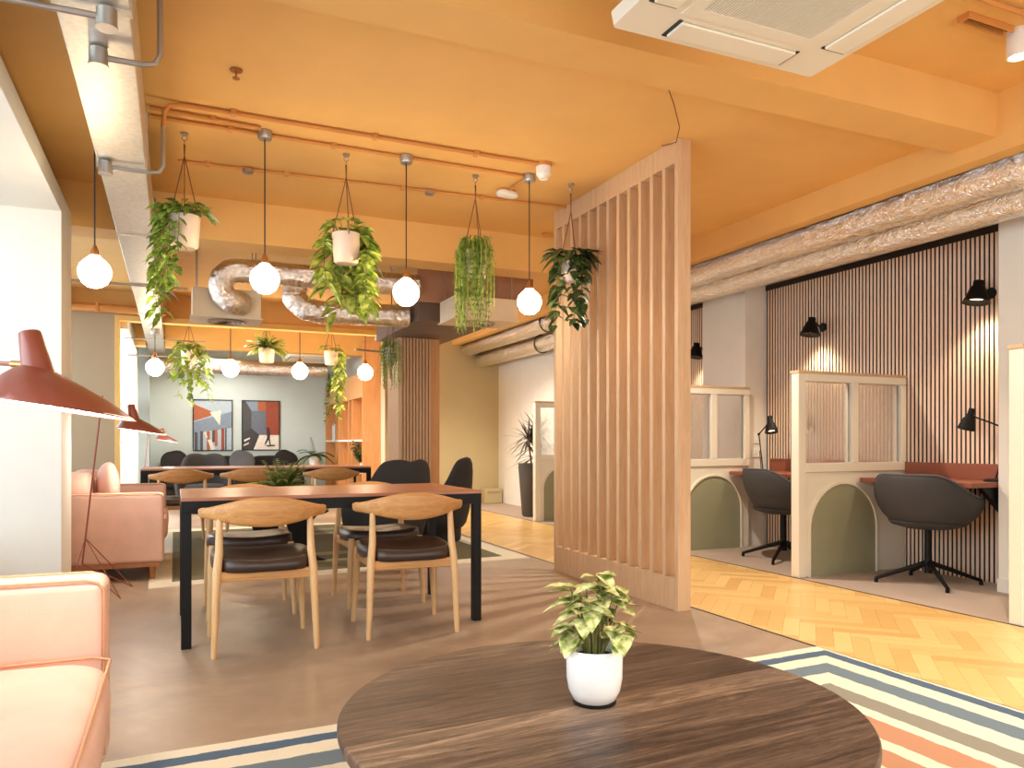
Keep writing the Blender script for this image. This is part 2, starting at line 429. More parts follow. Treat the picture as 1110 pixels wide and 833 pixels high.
# left window wall: piers, pelmet, windows
sbox('wall_left', M['wall_white'], XL-.1, XL, YB, YF, 2.63, 3.12, label='strip of wall above the windows', cat='wall')
sbox('wall_left_sill', M['wall_white'], XL-.1, XL, YB, YF, 0, .42, label='low wall under the windows', cat='wall')
sbox('column', M['wall_white'], XL-.1, -.66, 5.64, 6.16, 0, 2.63, label='off white column between the windows', cat='column')
sbox('column', M['wall_white'], XL-.1, -.53, 13.2, 13.7, 0, 2.63, label='off white column in the rear room', cat='column')
sbox('column', M['wall_blue'], XL-.1, -.39, 14.5, YF, 0, 2.9, label='pale corner column beside the pictures', cat='column')
sbox('wall_left_pelmet', M['wall_white'], XL-.1, -.66, YB, 5.64, 2.5, 2.63, label='boxed pelmet over the near windows', cat='wall')
sbox('wall_left_pelmet', M['wall_white'], XL-.1, -.53, 10.72, 13.2, 2.45, 2.63, label='boxed pelmet over the rear windows', cat='wall')
sbox('wall_left_panel', M['wall_beige'], XL-.1, XL+.02, 6.16, 6.6, .42, 2.63, label='beige panelled recess behind the far sofa', cat='wall')
def window(n, y0, y1, z0, z1, k):
    o = MB()
    o.box(XL-.07, XL-.02, y0, y1, z0, z0+.05); o.box(XL-.07, XL-.02, y0, y1, z1-.05, z1)
    for i in range(k+1):
        y = y0+(y1-y0-.05)*i/k; o.box(XL-.07, XL-.02, y, y+.05, z0+.05, z1-.05)
    f = struct(o.build('window_%d' % n, M['black'], smooth=0), {1: 'dark framed window beside the near sofa', 2: 'dark framed window in the rear room', 4: 'unseen dark framed window added to brighten the recess behind the far sofa'}[n], 'window')
    p = MB().box(XL-.05, XL-.045, y0+.05, y1-.05, z0+.05, z1-.05).build('window_pane', M['pane'], f, smooth=0)
window(1, -1.5, 5.6, .42, 2.5, 5)
window(4, 6.6, 10.55, .42, 2.6, 3)  # added window hidden by the column, brightens the recess panel
window(2, 10.8, 13.2, .42, 2.45, 2)

# ------------------------------------------------------------------ booths
def arch_pts(cx, w, zt, n=24):
    r = w/2; zc = zt-r
    return [(cx-r, .0)]+[(cx-r*math.cos(PI*i/n), zc+r*math.sin(PI*i/n)) for i in range(n+1)]+[(cx+r, .0)]
def booth(Y, x1, label):
    t = thing('booth_divider', label, 'divider', (4.32, Y, 0), 0, 'cream booth dividers with reeded glass')
    W = x1-4.32; th = .08; H = 1.575
    f = MB()
    f.box(0, .075, 0, th, 0, H-.02)                       # post towards the walkway
    f.box(.075, W, .015, th-.015, 0, .80)                   # solid lower half
    f.box(.075, W, 0, th, .80, .87)
    f.box(.075, W, 0, th, H-.08, H-.02)
    f.box(W-.06, W, 0, th, .87, H-.08)
    xm = (W-.02)/2+.02
    f.box(xm-.035, xm+.035, 0, th, .87, H-.08)
    f.build('frame', M['panel_white'], t, smooth=0, bevel=.004, bseg=1)
    MB().box(-.004, W, -.004, th+.004, H-.02, H).build('top_cap', M['screen_wood'], t, smooth=0)
    aw = min(.72, W-.2); cx = .075+.03+aw/2
    po = arch_pts(cx, aw, .72); pi_ = arch_pts(cx, aw-.03, .705)
    for y, sgn in ((.015, -1), (th-.015, 1)):
        a = MB(); a.prism(pi_, lambda u, v, w: V(u, w, v), y, y+sgn*.006); a.build('arch_panel', M['sage'], t, smooth=0)
        r = MB(); n = len(po)
        fn = lambda u, v, w: V(u, w, v)
        vs = [fn(*p, y) for p in po]+[fn(*p, y) for p in pi_]+[fn(*p, y+sgn*.018) for p in po]+[fn(*p, y+sgn*.018) for p in pi_]
        fs = []
        for i in range(n-1):
            fs += [(2*n+i, 2*n+i+1, 3*n+i+1, 3*n+i), (i, i+1, 2*n+i+1, 2*n+i), (n+i, 3*n+i, 3*n+i+1, n+i+1)]
        r.add(vs, fs); r.build('arch_rim', M['panel_white'], t, smooth=0)
    for xa, xb in ((.075, xm-.035), (xm+.035, W-.06)):
        p = MB(); n = int((xb-xa)/.012); vs = []; fs = []
        for i in range(n+1):
            x = xa+(xb-xa)*i/n; d = .003 if i % 2 else -.001
            vs += [V(x, .034-d, .87), V(x, .034-d, H-.08), V(x, .046, .87), V(x, .046, H-.08)]
        for i in range(n):
            a = 4*i; fs += [(a, a+1, a+5, a+4), (a+2, a+6, a+7, a+3)]
        fs += [(0, 2, 3, 1), (4*n, 4*n+1, 4*n+3, 4*n+2)]
        p.add(vs, fs).build('glass_pane', M['reeded'], t, smooth=60)
    return t
booth(2.77, 5.19, 'cream booth divider at the right edge of the picture')
booth(4.445, 5.47, 'cream booth divider between the two swivel chairs')
booth(6.0, 5.2, 'cream booth divider touching the pilaster with switch plates')
booth(9.07, 5.14, 'cream booth divider beside the tall dark plant')
def desk(y0, y1, label):
    t = thing('booth_desk', label, 'desk', (4.94, y0, 0), 0, 'rust booth desks')
    L = y1-y0
    MB().box(0, .524, 0, L, .715, .75).build('desk_top', M['rust'], t, smooth=0, bevel=.003, bseg=1)
    MB().box(.504, .524, 0, L, .75, .87).build('upstand', M['rust'], t, smooth=0, bevel=.002, bseg=1)
    for y in (.012, L-.052): MB().prism([(0.12, .715), (.524, .715), (.524, .42), (.49, .42)], lambda u, v, w: V(u, w, v), y, y+.04).build('bracket', M['black'], t, smooth=0)
desk(3.51, 4.44, 'rust red booth desk under the nearer swivel chair')
desk(4.53, 5.995, 'rust red booth desk behind the cream divider, with the further lamp')

def shell(mb, rx, ry, zb, hf, t, zs, amax, base=.7, n=40):
    sec = []
    for i in range(n+1):
        th = -amax+2*amax*i/n; h = hf(th); dx, dy = math.sin(th), -math.cos(th)
        P = lambda k, z, off=0: V((rx*k-off)*dx, (ry*k-off)*dy, z)
        sec.append([P(base, zb), P((base+1)/2+.06, zb+(h-zb)*.3), P(.99, zb+(h-zb)*.7), P(1.0, h-t*.4), P(1.0, h, t*.5), P(1.0, h-t*.4, t), P(.97, zs+(h-zs)*.5, t), P((base+1)/2, zs, t)])
    m = len(sec[0]); vs = [p for s_ in sec for p in s_]; fs = []
    for i in range(n):
        for k in range(m):
            a = i*m+k; b = i*m+(k+1) % m; fs.append((a, b, b+m, a+m))
    fs.append(tuple(range(m))); fs.append(tuple(n*m+k for k in range(m))[::-1])
    mb.add(vs, fs); return mb
def tub_chair(loc, rz, label):
    t = thing('swivel_chair', label, 'chair', loc, rz, 'dark swivel tub chairs at the booths')
    def hf(th):
        a = abs(th); k = .5-.5*math.cos(min(1, max(0, (a-.5)/1.1))*PI)
        return .80-.155*k
    s = shell(MB(), .365, .35, .42, hf, .032, .46, 1.95, .6)
    o = s.build('shell', M['grey_fabric'], t, smooth=60, sub=1)
    lip = []
    for i in range(41):
        th = -1.95+3.9*i/40; lip.append(((.365-.012)*math.sin(th), -(.35-.012)*math.cos(th), hf(th)+.001))
    MB().tube(lip, .006, 6).build('piping', M['grey_cush'], o, smooth=60)
    MB().lathe([(.001, .40), (.15, .405), (.24, .43), (.265, .455), (.22, .475), (.001, .48)], n=32).build('seat', M['grey_fabric'], t, smooth=60)
    MB().tube([(0, 0, .08), (0, 0, .25), (0, 0, .41)], [.028, .025, .025], 14).build('column', M['black'], t)
    for k in range(4):
        a = PI/4+k*PI/2
        MB().tube([(0.02*math.cos(a), .02*math.sin(a), .15), (.18*math.cos(a), .18*math.sin(a), .095), (.36*math.cos(a), .36*math.sin(a), .03)], [.019, .016, .012], 8).tube([(.355*math.cos(a), .355*math.sin(a), .03), (.355*math.cos(a), .355*math.sin(a), 0)], .014, 8).build('leg', M['black'], t)
    return t
tub_chair((5.02, 3.9, 0), math.radians(-90+12), 'dark grey swivel tub chair at the nearer booth desk')
tub_chair((4.9, 5.22, 0), math.radians(-90-12), 'dark grey swivel tub chair beyond the cream divider, half hidden by it')

def sconce(Y, z, label):
    t = thing('wall_sconce', label, 'wall lamp', (XR-.034, Y, z), 0, 'black bell wall lamps over the booths')
    MB().lathe([(.001, -.03), (.035, -.03), (.042, -.012), (.042, 0)], n=20, xf=Matrix.Rotation(PI/2, 4, 'Y') @ Matrix.Scale(-1, 4, (0, 0, 1))).build('wall_plate', M['black'], t)
    MB().tube([(-.03, 0, 0), (-.07, .0, .03), (-.11, 0, .05), (-.135, 0, .03)], .008, 8).build('arm', M['black'], t)
    tilt = Matrix.Rotation(math.radians(10), 4, 'Y')
    c = (-.14, 0, .0)
    sh = MB(); sh.lathe([(.02, .085), (.034, .08), (.036, .045), (.05, .03), (.072, -.035), (.088, -.075), (.092, -.082), (.088, -.082), (.066, -.035), (.045, .02), (.001, .03)], c, 28, xf=tilt)
    sh.build('lamp_shade', M['black'], t, smooth=40)
    MB().lathe([(.001, -.045), (.05, -.045), (.066, -.042), (.066, -.038), (.001, -.03)], c, 24, xf=tilt).build('reflector', M['sconce_glow'], t)
    l = bpy.data.lights.new('sconce_light', 'SPOT'); l.energy = 16; l.color = (1, .8, .55); l.spot_size = 2.0; l.spot_blend = .7; l.shadow_soft_size = .04
    lo = bpy.data.objects.new('sconce_light', l); COL.objects.link(lo); lo.location = (-.14, 0, -.1); lo.parent = t; lo.rotation_euler = (0, 0, 0)
sconce(5.33, 2.09, 'black bell wall lamp above the cream divider')
sconce(3.74, 2.12, 'black bell wall lamp beside the near pilaster')
sconce(7.02, 2.06, 'black bell wall lamp just right of the batten screen')

def task_lamp(loc, rz, label):
    t = thing('desk_lamp', label, 'desk lamp', loc, rz, 'black articulated desk lamps in the booths')
    MB().lathe([(.001, 0), (.075, 0), (.075, .012), (.06, .02), (.001, .022)], n=24).build('base', M['black'], t)
    MB().tube([(0, 0, .02), (.05, 0, .2), (.10, 0, .36)], .006, 8).tube([(0.01, .012, .02), (.05, .012, .2)], .004, 6).build('lower_arm', M['black'], t)
    MB().tube([(.10, 0, .36), (-.04, 0, .42), (-.17, 0, .47)], .006, 8).ball((.10, 0, .36), .013, 8).build('upper_arm', M['black'], t)
    tl = Matrix.Rotation(math.radians(16), 4, 'Y')
    MB().lathe([(.001, .09), (.02, .088), (.024, .03), (.04, .01), (.06, -.06), (.062, -.07), (.056, -.06), (.036, .0), (.001, .01)], (-.19, 0, .44), 24, xf=tl).build('lamp_shade', M['black'], t, smooth=40)
    MB().lathe([(.001, -.045), (.046, -.045), (.04, -.03), (.001, -.02)], (-.19, 0, .44), 20, xf=tl).build('bulb', M['sconce_glow'], t)
task_lamp((5.32, 3.6, .75), math.radians(-85), 'black articulated desk lamp on the nearer booth desk')
task_lamp((5.15, 5.76, .75), math.radians(70), 'black desk lamp on the further booth desk by the switch plates')
for z, nm in ((1.02, 'upper white switch plate on the beige pilaster'), (.88, 'lower white double socket on the beige pilaster')):
    t = thing('socket_plate', nm, 'socket', (5.36, 6.08, z), 0, 'white plates on the beige pilaster')
    w = .075 if z > .95 else .14
    MB().box(-w/2, w/2, -.01, 0, 0, .085).build('plate', M['white'], t, smooth=0, bevel=.004)
    for k in ((0,) if w < .1 else (-.035, .035)): MB().box(k-.012, k+.012, -.014, -.01, .03, .055).build('rocker', M['white'], t, smooth=0)
t = thing('wall_heater_box', 'small beige box on the floor in the far corner', 'box', (4.97, 12.18, 0))
MB().box(-.16, .16, -.1, .1, 0, .25).build('casing', M['wall_olive'], t, smooth=0, bevel=.01); MB().box(-.12, .12, -.105, -.1, .17, .21).build('vent', M['wall_beige'], t, smooth=0)

# ------------------------------------------------------------------ batten screen
t = thing('batten_screen', 'tall pale wood batten screen standing from floor to ceiling', 'screen', (2.835, 4.68, 0))
y0, y1, hx = -.83, .83, .047
f = MB(); f.box(-hx, hx, y0, y0+.036, 0, 2.87); f.box(-hx, hx, y1-.036, y1, 0, 2.87); f.box(-hx, hx, y0+.036, y1-.036, 0, .2); f.box(-hx, hx, y0+.036, y1-.036, 2.73, 2.87)
f.build('frame', M['screen_wood'], t, smooth=0, bevel=.002, bseg=1)
b = MB()
for i in range(1, 12):
    y = y0+.018+(y1-y0-.036)*i/12; b.box(-hx+.002, hx-.002, y-.0165, y+.0165, .2, 2.73)
b.build('slat_infill', M['screen_wood'], t, smooth=0, bevel=.002, bseg=1)

# ------------------------------------------------------------------ coffee table + plant
t = thing('coffee_table', 'large round coffee table with dark stained oak top', 'table', (.913, 1.571, .006), math.radians(4))
MB().lathe([(.001, .362), (.57, .362), (.595, .37), (.6, .382), (.6, .395), (.596, .4), (.001, .4)], n=96).build('table_top', M['coffee'], t, smooth=50)
MB().lathe([(.001, 0), (.3, 0), (.3, .02), (.1, .05), (.07, .1), (.07, .3), (.12, .35), (.2, .362), (.001, .362)], n=40).build('pedestal', M['black'], t, smooth=50)

t = thing('potted_plant', 'variegated leafy plant in a white pot on the round coffee table', 'plant', (.912, 1.59, .406))
MB().lathe([(.001, 0), (.035, .001), (.05, .01), (.061, .032), (.066, .06), (.067, .128), (.064, .131), (.061, .128), (.058, .11), (.001, .108)], n=48).build('pot', M['pot_white'], t, smooth=60)
MB().lathe([(.001, .112), (.03, .114), (.0575, .109), (.0575, .104), (.001, .104)], n=24).build('soil', M['soil'], t)
MB().lathe([(.001, -.0), (.05, .0), (.052, .004), (.04, .006), (.001, .006)], n=24).build('saucer', M['black'], t)
rnd = random.Random(11); st = MB(); lf = MB()
for k in range(24):
    a = k*2.399+rnd.uniform(-.3, .3); hgt = .055+.125*(k % 8)/7+rnd.uniform(-.015, .02); rr = (.02+.06*math.sin(PI*min(1, hgt/.2)))*rnd.uniform(.5, 1.05)
    p0 = V(.02*math.cos(a), .02*math.sin(a), .11); p2 = V(rr*math.cos(a), rr*math.sin(a), .11+hgt); p1 = (p0+p2)/2+V(0, 0, .015)
    st.tube([p0, p1, p2], [.003, .0026, .002], 6)
    for q in range(4):
        aa = a+rnd.uniform(-1.5, 1.5); d = V(math.cos(aa), math.sin(aa), rnd.uniform(-.7, .35))
        lf.leaf(p2-V(0, 0, .012*q), d, V(math.cos(aa)*.55, math.sin(aa)*.55, .8), rnd.uniform(.045, .072), rnd.uniform(.038, .056), rnd.uniform(.0, .25), .14)
st.build('stems', M['stem'], t, smooth=60); lf.build('foliage', M['leaf_var'], t, smooth=60)

# ------------------------------------------------------------------ rugs
def rug(name, label, corners, z, m, th=.006):
    cx = sum(c[0] for c in corners)/4; cy = sum(c[1] for c in corners)/4
    n = 24; mb = MB(); vs = []
    P = [V(c[0]-cx, c[1]-cy, 0) for c in corners]
    bd = []
    for i in range(4):
        for k in range(n): bd.append(P[i].lerp(P[(i+1) % 4], k/n)+V(random.uniform(-.004, .004), random.uniform(-.004, .004), 0))
    N = len(bd); mb.add([(p.x, p.y, th) for p in bd]+[(p.x, p.y, 0) for p in bd], [tuple(range(N)), tuple(range(N, 2*N))[::-1]]+[(i, N+i, N+(i+1) % N, (i+1) % N) for i in range(N)])
    o = mb.build(name, m, smooth=0, loc=(cx, cy, z)); tag(o, label, 'rug'); return o
cream = (238, 228, 202); slate = (112, 128, 138); blue = (88, 112, 142); grey = (148, 142, 126); orr = (196, 142, 108); dk = (80, 102, 124)
st1 = [(0, cream), (.018, dk), (.085, cream), (.18, slate), (.29, cream), (.40, grey), (.51, cream), (.58, orr), (.71, cream), (.785, orr), (.9, cream), (1.0, slate), (1.1, cream), (1.2, grey), (1.3, cream)]
rug('striped_rug', 'cream, blue and orange striped rug under the round coffee table', [(-.22, -.85), (2.94, -.85), (2.94, 2.9), (-.22, 2.76)], .0, rugm('striped_rug_weave', 3.16, 3.68, st1, .012, .045, .0443))
st2 = [(0, cream), (.17, (112, 106, 74)), (.62, (150, 142, 104)), (.74, (104, 100, 74)), (1.0, (150, 142, 104)), (1.2, (104, 100, 74))]
rug('woven_rug', 'olive grey rug with a wide cream border behind the dining table', [(-.17, 5.95), (2.9, 6.2), (2.86, 9.9), (-.2, 9.9)], .0, rugm('olive_rug_weave', 3.07, 3.8, st2, .02, .0, .08))

# ------------------------------------------------------------------ sofas
def softbox(mb, x0, x1, y0, y1, z0, z1, puff=0, n=8, e=5.0):
    """rounded cushion: superellipsoid box"""
    c = V((x0+x1)/2, (y0+y1)/2, (z0+z1)/2); h = V((x1-x0)/2, (y1-y0)/2, (z1-z0)/2)
    N = 24; Mv = 12; vs = []; fs = []
    sg = lambda v, p: math.copysign(abs(v)**p, v)
    for i in range(Mv+1):
        ph = -PI/2+PI*i/Mv
        for k in range(N):
            th = 2*PI*k/N; p1 = 2/e
            vs.append(c+V(h.x*sg(math.cos(ph), p1)*sg(math.cos(th), p1), h.y*sg(math.cos(ph), p1)*sg(math.sin(th), p1), h.z*sg(math.sin(ph), p1*1.6)))
    for i in range(Mv):
        for k in range(N):
            a = i*N+k; b = i*N+(k+1) % N; fs.append((a, b, b+N, a+N))
    mb.add(vs, fs); return mb
def sofa(loc, L, label, fm, pm, legm, ncush=2, D=.86, armh=.65, pillows=()):
    """faces +x; origin at the back near corner on the floor"""
    t = thing('sofa', label, 'sofa', loc)
    aw = .16
    for y in (0, L-aw):
        a = MB(); a.box(.0, D, y, y+aw, .14, armh); o = a.build('armrest', fm, t, smooth=60, bevel=.03, bseg=4)
        pp = MB(); r = .004
        for yy in (y+.006, y+aw-.006):
            pp.tube([(D-.006, yy, .17), (D-.006, yy, armh-.03), (D-.02, yy, armh-.01), (D-.05, yy, armh-.001), (.03, yy, armh-.001)], r, 6)
        pp.build('piping', pm, o, smooth=60)
    MB().box(0, .2, aw, L-aw, .14, .74).build('back_frame', fm, t, smooth=60, bevel=.03, bseg=4)
    MB().box(.02, D-.05, aw, L-aw, .14, .28).build('seat_frame', fm, t, smooth=60, bevel=.015, bseg=2)
    MB().box(.03, D-.03, .02, L-.02, .105, .14).build('plinth', legm, t, smooth=0)
    cw = (L-2*aw)/ncush
    for i in range(ncush):
        y = aw+cw*i
        o = softbox(MB(), .16, D+.025, y+.004, y+cw-.004, .26, .455, e=7).build('seat_cushion', fm, t, smooth=80)
        pp = MB().tube([(.3, y+.012, .44), (D-.03, y+.012, .443), (D+.008, y+.03, .437), (D+.012, y+cw-.03, .437), (D-.03, y+cw-.012, .443), (.3, y+cw-.012, .44)], .004, 6); pp.build('piping', pm, o, smooth=60)
        softbox(MB(), .15, .36, y+.01, y+cw-.01, .44, .80, e=5).build('back_cushion', fm, t, smooth=80)
    for x in (.08, D-.08):
        for y in (.08, L-.08):
            MB().tube([(x, y, .11), (x, y, 0)], [.026, .017], 10).build('leg', legm, t)
    return t
sofa((-1.03, .42, 0), 2.1, 'salmon velvet sofa in the near corner under the big lamp shade', M['sofa'], M['sofa_pipe'], M['leg_wood'])
sofa((-.93, 6.28, 0), 1.6, 'salmon velvet sofa between the column and the gold trim', M['sofa'], M['sofa_pipe'], M['leg_wood'])
# scatter cushion on the far sofa
c = softbox(MB(), -.2, .2, -.06, .06, -.2, .2, e=3).build('scatter_cushion', M['sofa'], smooth=80)
c.location = (-.47, 6.68, .67); c.rotation_euler = (0, math.radians(-12), math.radians(-72)); tag(c, 'salmon scatter cushion leaning on the far salmon sofa', 'cushion')

# ------------------------------------------------------------------ floor lamps
def floor_lamp(shade, stem_top, stem_low, feet, label, D=.34):
    """shade: rim centre; everything relative to the foot point below stem_low"""
    o0 = V(stem_low[0], stem_low[1], 0)
    t = thing('floor_lamp', label, 'floor lamp', o0, 0, 'rust red floor lamps along the window side')
    s = Vector(shade)-o0; a = Vector(stem_top)-o0; b = Vector(stem_low)-o0
    rdir = V(.916, -.402, 0)     # lamp's long side points into the room, away from the window
    up = V(0, 0, 1); fwd = V(.402, .916, 0)
    R_ = D/2
    rings = [(1.0, 0, 0), (.995, .004, -.005), (.8, .035, -.02), (.55, .066, -.045), (.36, .085, -.058), (.21, .098, -.065)]
    def ring(k, h, off, sl=0, n=40):
        return [s+rdir*(off+R_*k*math.cos(2*PI*i/n))+fwd*(R_*k*math.sin(2*PI*i/n))+up*(h-(R_*k*math.cos(2*PI*i/n)+off)*sl-R_*k*math.sin(2*PI*i/n)*.075) for i in range(n)]
    n = 40; mb = MB(); vs = []; fs = []
    R2 = [ring(k, h, o, .14) for k, h, o in rings]
    R2 += [ring(k*.985, h-.005 if k < .99 else h+.0005, o, .14) for k, h, o in reversed(rings)]
    for r in R2: vs += r
    m = len(R2)
    for i in range(m):
        for k in range(n):
            p = i*n+k; q = i*n+(k+1) % n; p2 = ((i+1) % m)*n+k; q2 = ((i+1) % m)*n+(k+1) % n; fs.append((p, q, q2, p2))
    mb.add(vs, fs); sh = mb.build('lamp_shade', M['lamp_red'], t, smooth=50)
    mb = MB(); r = ring(.975, .0015, 0, .14)
    mb.add(r+[x+up*.003 for x in ring(.965, .0015, 0, .14)], [tuple(range(n))]+[tuple(range(n, 2*n))[::-1]]+[(i, n+i, n+(i+1) % n, (i+1) % n) for i in range(n)])
    mb.build('diffuser', M['lamp_inner'], sh, smooth=0)
    p0 = s+rdir*-.062+up*.092; p1 = s+rdir*-.085+up*.2
    MB().tube([p0, p0.lerp(p1, .5), p1-(p1-p0)*.03, p1], [.037, .031, .0255, .022], 24).build('lamp_cap', M['lamp_red'], t, smooth=50)
    pc = p0.lerp(p1, .22)-rdir*.028
    MB().tube([a, pc-(pc-a).normalized()*.045], .006, 8).build('arm', M['lamp_red'], t)
    MB().tube([pc-(pc-a).normalized()*.045, pc], .009, 10).build('brass_joint', M['brass'], t)
    MB().tube([b, b.lerp(a, .5), a, a+(a-b).normalized()*.03], .0055, 8).build('stem', M['lamp_red'], t)
    up_pt = b.lerp(a, .16)
    for fpt in feet:
        q = Vector(fpt)-o0+V(0, 0, .005)
        MB().tube([b, q+(b-q).normalized()*.02, q, q+(up_pt-q).normalized()*.02, up_pt], .0035, 6).build('hairpin_leg', M['lamp_red'], t)
    l = bpy.data.lights.new('lamp_light', 'POINT'); l.energy = 8; l.color = (1, .93, .85); l.shadow_soft_size = .05
    lo = bpy.data.objects.new('lamp_light', l); COL.objects.link(lo); lo.parent = t; lo.location = s-up*.03
    return t
floor_lamp((-.26, 2.25, 1.105), (-.8, 2.7, 1.265), (-.86, 2.78, .2), [(-.6, 2.72, 0), (-.72, 3.05, 0), (-1.1, 2.8, 0)], 'rust red floor lamp whose big shade hangs nearest')
floor_lamp((-.215, 6.27, 1.105), (-.43, 5.62, 1.3), (-.56, 5.82, .22), [(-.32, 5.62, 0), (-.27, 6.06, 0), (-.63, 5.56, 0)], 'rust red floor lamp beside the far salmon sofa')
floor_lamp((-.1, 13.45, 1.06), (-.36, 12.9, 1.26), (-.45, 13.0, .22), [(-.28, 12.85, 0), (-.2, 13.2, 0), (-.5, 12.8, 0)], 'small looking rust red floor lamp in the rear room')

# ------------------------------------------------------------------ dining tables and chairs
def dining_table(loc, W, D, label, group=None):
    t = thing('dining_table', label, 'table', loc, 0, group)
    hw, hd = W/2, D/2
    MB().box(-hw, hw, -hd, hd, .732, .75).build('table_top', M['table_wood'], t, smooth=0, bevel=.002, bseg=1)
    f = MB(); f.box(-hw, hw, -hd, -hd+.045, .675, .732); f.box(-hw, hw, hd-.045, hd, .675, .732); f.box(-hw, -hw+.045, -hd+.045, hd-.045, .675, .732); f.box(hw-.045, hw, -hd+.045, hd-.045, .675, .732)
    f.build('apron', M['black'], t, smooth=0)
    for x in (-1, 1):
        for y in (-1, 1):
            MB().box(min(x*hw, x*(hw-.048)), max(x*hw, x*(hw-.048)), min(y*hd, y*(hd-.048)), max(y*hd, y*(hd-.048)), 0, .675).build('leg', M['black'], t, smooth=0, bevel=.002, bseg=1)
    return t
dining_table((.825, 4.565, 0), 1.59, .88, 'reddish dining table on black legs in the middle of the room')
dining_table((.88, 9.2, .006), 2.4, .85, 'long reddish dining table in the rear room')

def elbow_chair(loc, rz, label):
    t = thing('dining_chair', label, 'chair', loc, rz, 'pale wood elbow chairs')
    # faces +y
    n = 28; pts = []; secs = []
    for i in range(n+1):
        u = -1+2*i/n; x = .295*math.sin(u*1.25)/math.sin(1.25); y = -.235+.15*(1-math.cos(u*1.25))/(1-math.cos(1.25))*.9
        k = (.5+.5*math.cos(PI*min(1, abs(u)*1.12)))**.85; hh = .026+.047*k; th = .015+.005*k
        zc = .684+.004*k
        secs.append((V(x, y, zc), hh, th, u))
    vs = []; fs = []; m = 12
    for i, (p, hh, th, u) in enumerate(secs):
        a = secs[max(i-1, 0)][0]; b = secs[min(i+1, n)][0]; d = (b-a).normalized(); w = V(0, 0, 1).cross(d)
        sq = .82 if i in (0, n) else 1
        for k in range(m):
            q = 2*PI*k/m; cz = math.cos(q); cw = math.sin(q)
            vs.append(p+V(0, 0, 1)*hh*sq*math.copysign(abs(cz)**.75, cz)+w*th*sq*math.copysign(abs(cw)**.75, cw)-w*.02*(hh/.07)*cz*.4)
    for i in range(n):
        for k in range(m):
            a = i*m+k; b = i*m+(k+1) % m; fs.append((a, b, b+m, a+m))
    fs.append(tuple(range(m))[::-1]); fs.append(tuple(n*m+k for k in range(m)))
    MB().add(vs, fs).build('back_rail', M['oak'], t, smooth=60)
    for sx in (-1, 1):
        MB().tube([(sx*.24, -.215, 0), (sx*.225, -.2, .4), (sx*.215, -.19, .5), (sx*.212, -.175, .67)], [.0135, .021, .019, .014], 12).build('leg', M['oak_v'], t, smooth=60)
        MB().tube([(sx*.24, .235, 0), (sx*.225, .22, .3), (sx*.22, .215, .43)], [.0125, .021, .018], 12).build('leg', M['oak_v'], t, smooth=60)
    f = MB(); f.box(-.215, .215, -.205, -.18, .355, .405); f.box(-.215, .215, .2, .225, .37, .42)
    for sx in (-1, 1): f.box(min(sx*.205, sx*.23), max(sx*.205, sx*.23), -.2, .215, .365, .415)
    f.build('seat_frame', M['oak'], t, smooth=0, bevel=.006, bseg=2)
    N = 28; rings = []
    for k, z in ((.88, .395), (.985, .402), (1.0, .425), (.985, .446), (.9, .457), (.6, .452), (.25, .444), (.01, .442)):
        r = []
        for i in range(N):
            th = 2*PI*i/N; c_, s_ = math.cos(th), math.sin(th); e = .5
            x = .245*k*math.copysign(abs(c_)**e, c_); y = .245*k*math.copysign(abs(s_)**e, s_)
            r.append(V(x*(1-.06*(y < 0)), y+.005, z+.022*(x/.245)**2*(z > .43)+.012*(y > 0)*(y/.245)))
        rings.append(r)
    vs = [p for r in rings for p in r]; fs = [tuple(range(N))[::-1]]
    for i in range(len(rings)-1):
        for k in range(N):
            a = i*N+k; b = i*N+(k+1) % N; fs.append((a, b, b+N, a+N))
    fs.append(tuple((len(rings)-1)*N+k for k in range(N)))
    MB().add(vs, fs).build('seat', M['leather'], t, smooth=70)
    return t
ch = elbow_chair((.41, 4.11, 0), math.radians(0), 'pale wood elbow chair on the near side of the table, beside the salmon sofa')
ch['label'] = 'pale elbow chair nearest the salmon sofas, its back to the viewer, at the near table'
dup(ch, (1.17, 4.155, 0), math.radians(-2), 'pale elbow chair backing the viewer at the screen end of the near table')
dup(ch, (.42, 4.975, 0), math.radians(180), 'pale elbow chair across the near table, half hidden behind the front chair by the sofas')
dup(ch, (1.22, 4.975, 0), math.radians(181), 'pale elbow chair across the near table, in front of the black armchairs')
dup(ch, (.06, 8.52, .006), math.radians(4), 'pale elbow chair at the rear table, right behind the far salmon sofa')
dup(ch, (.74, 8.55, .006), math.radians(-3), 'pale elbow chair at the rear table, just beside the fern')
dup(ch, (1.55, 8.5, .006), math.radians(2), 'pale elbow chair at the rear table, beside the bookcase end')

# ------------------------------------------------------------------ lounge armchairs
def lounge(loc, rz, label, s=1.0):
    t = thing('armchair', label, 'armchair', loc, rz, 'charcoal lounge armchairs'); t.scale = (s, s, s)
    def hf(th):
        a = abs(th)
        lobes = .86+.025*math.cos((a-.36)*4) if a < .75 else 0
        k = .5-.5*math.cos(min(1, max(0, (a-.62)/.75))*PI)
        top = lobes if a < .62 else .86+.025*math.cos((.62-.36)*4)
        return top*(1-k)+.57*k
    b = shell(MB(), .42, .41, .05, hf, .1, .36, 2.1, .72, 48); b.build('shell', M['blk_fabric'], t, smooth=80, sub=1)
    MB().lathe([(.001, .3), (.29, .3), (.33, .34), (.325, .39), (.25, .42), (.001, .43)], n=36, xf=Matrix.Diagonal(V(1, 1.05, 1))).build('seat_cushion', M['blk_fabric'], t, smooth=80)
    MB().lathe([(.001, 0), (.27, 0), (.28, .02), (.29, .3), (.001, .3)], n=32).build('base', M['blk_fabric'], t, smooth=60)
    return t
lounge((1.78, 6.95, .006), math.radians(24), 'charcoal lobed armchair behind the table, nearest the fern')
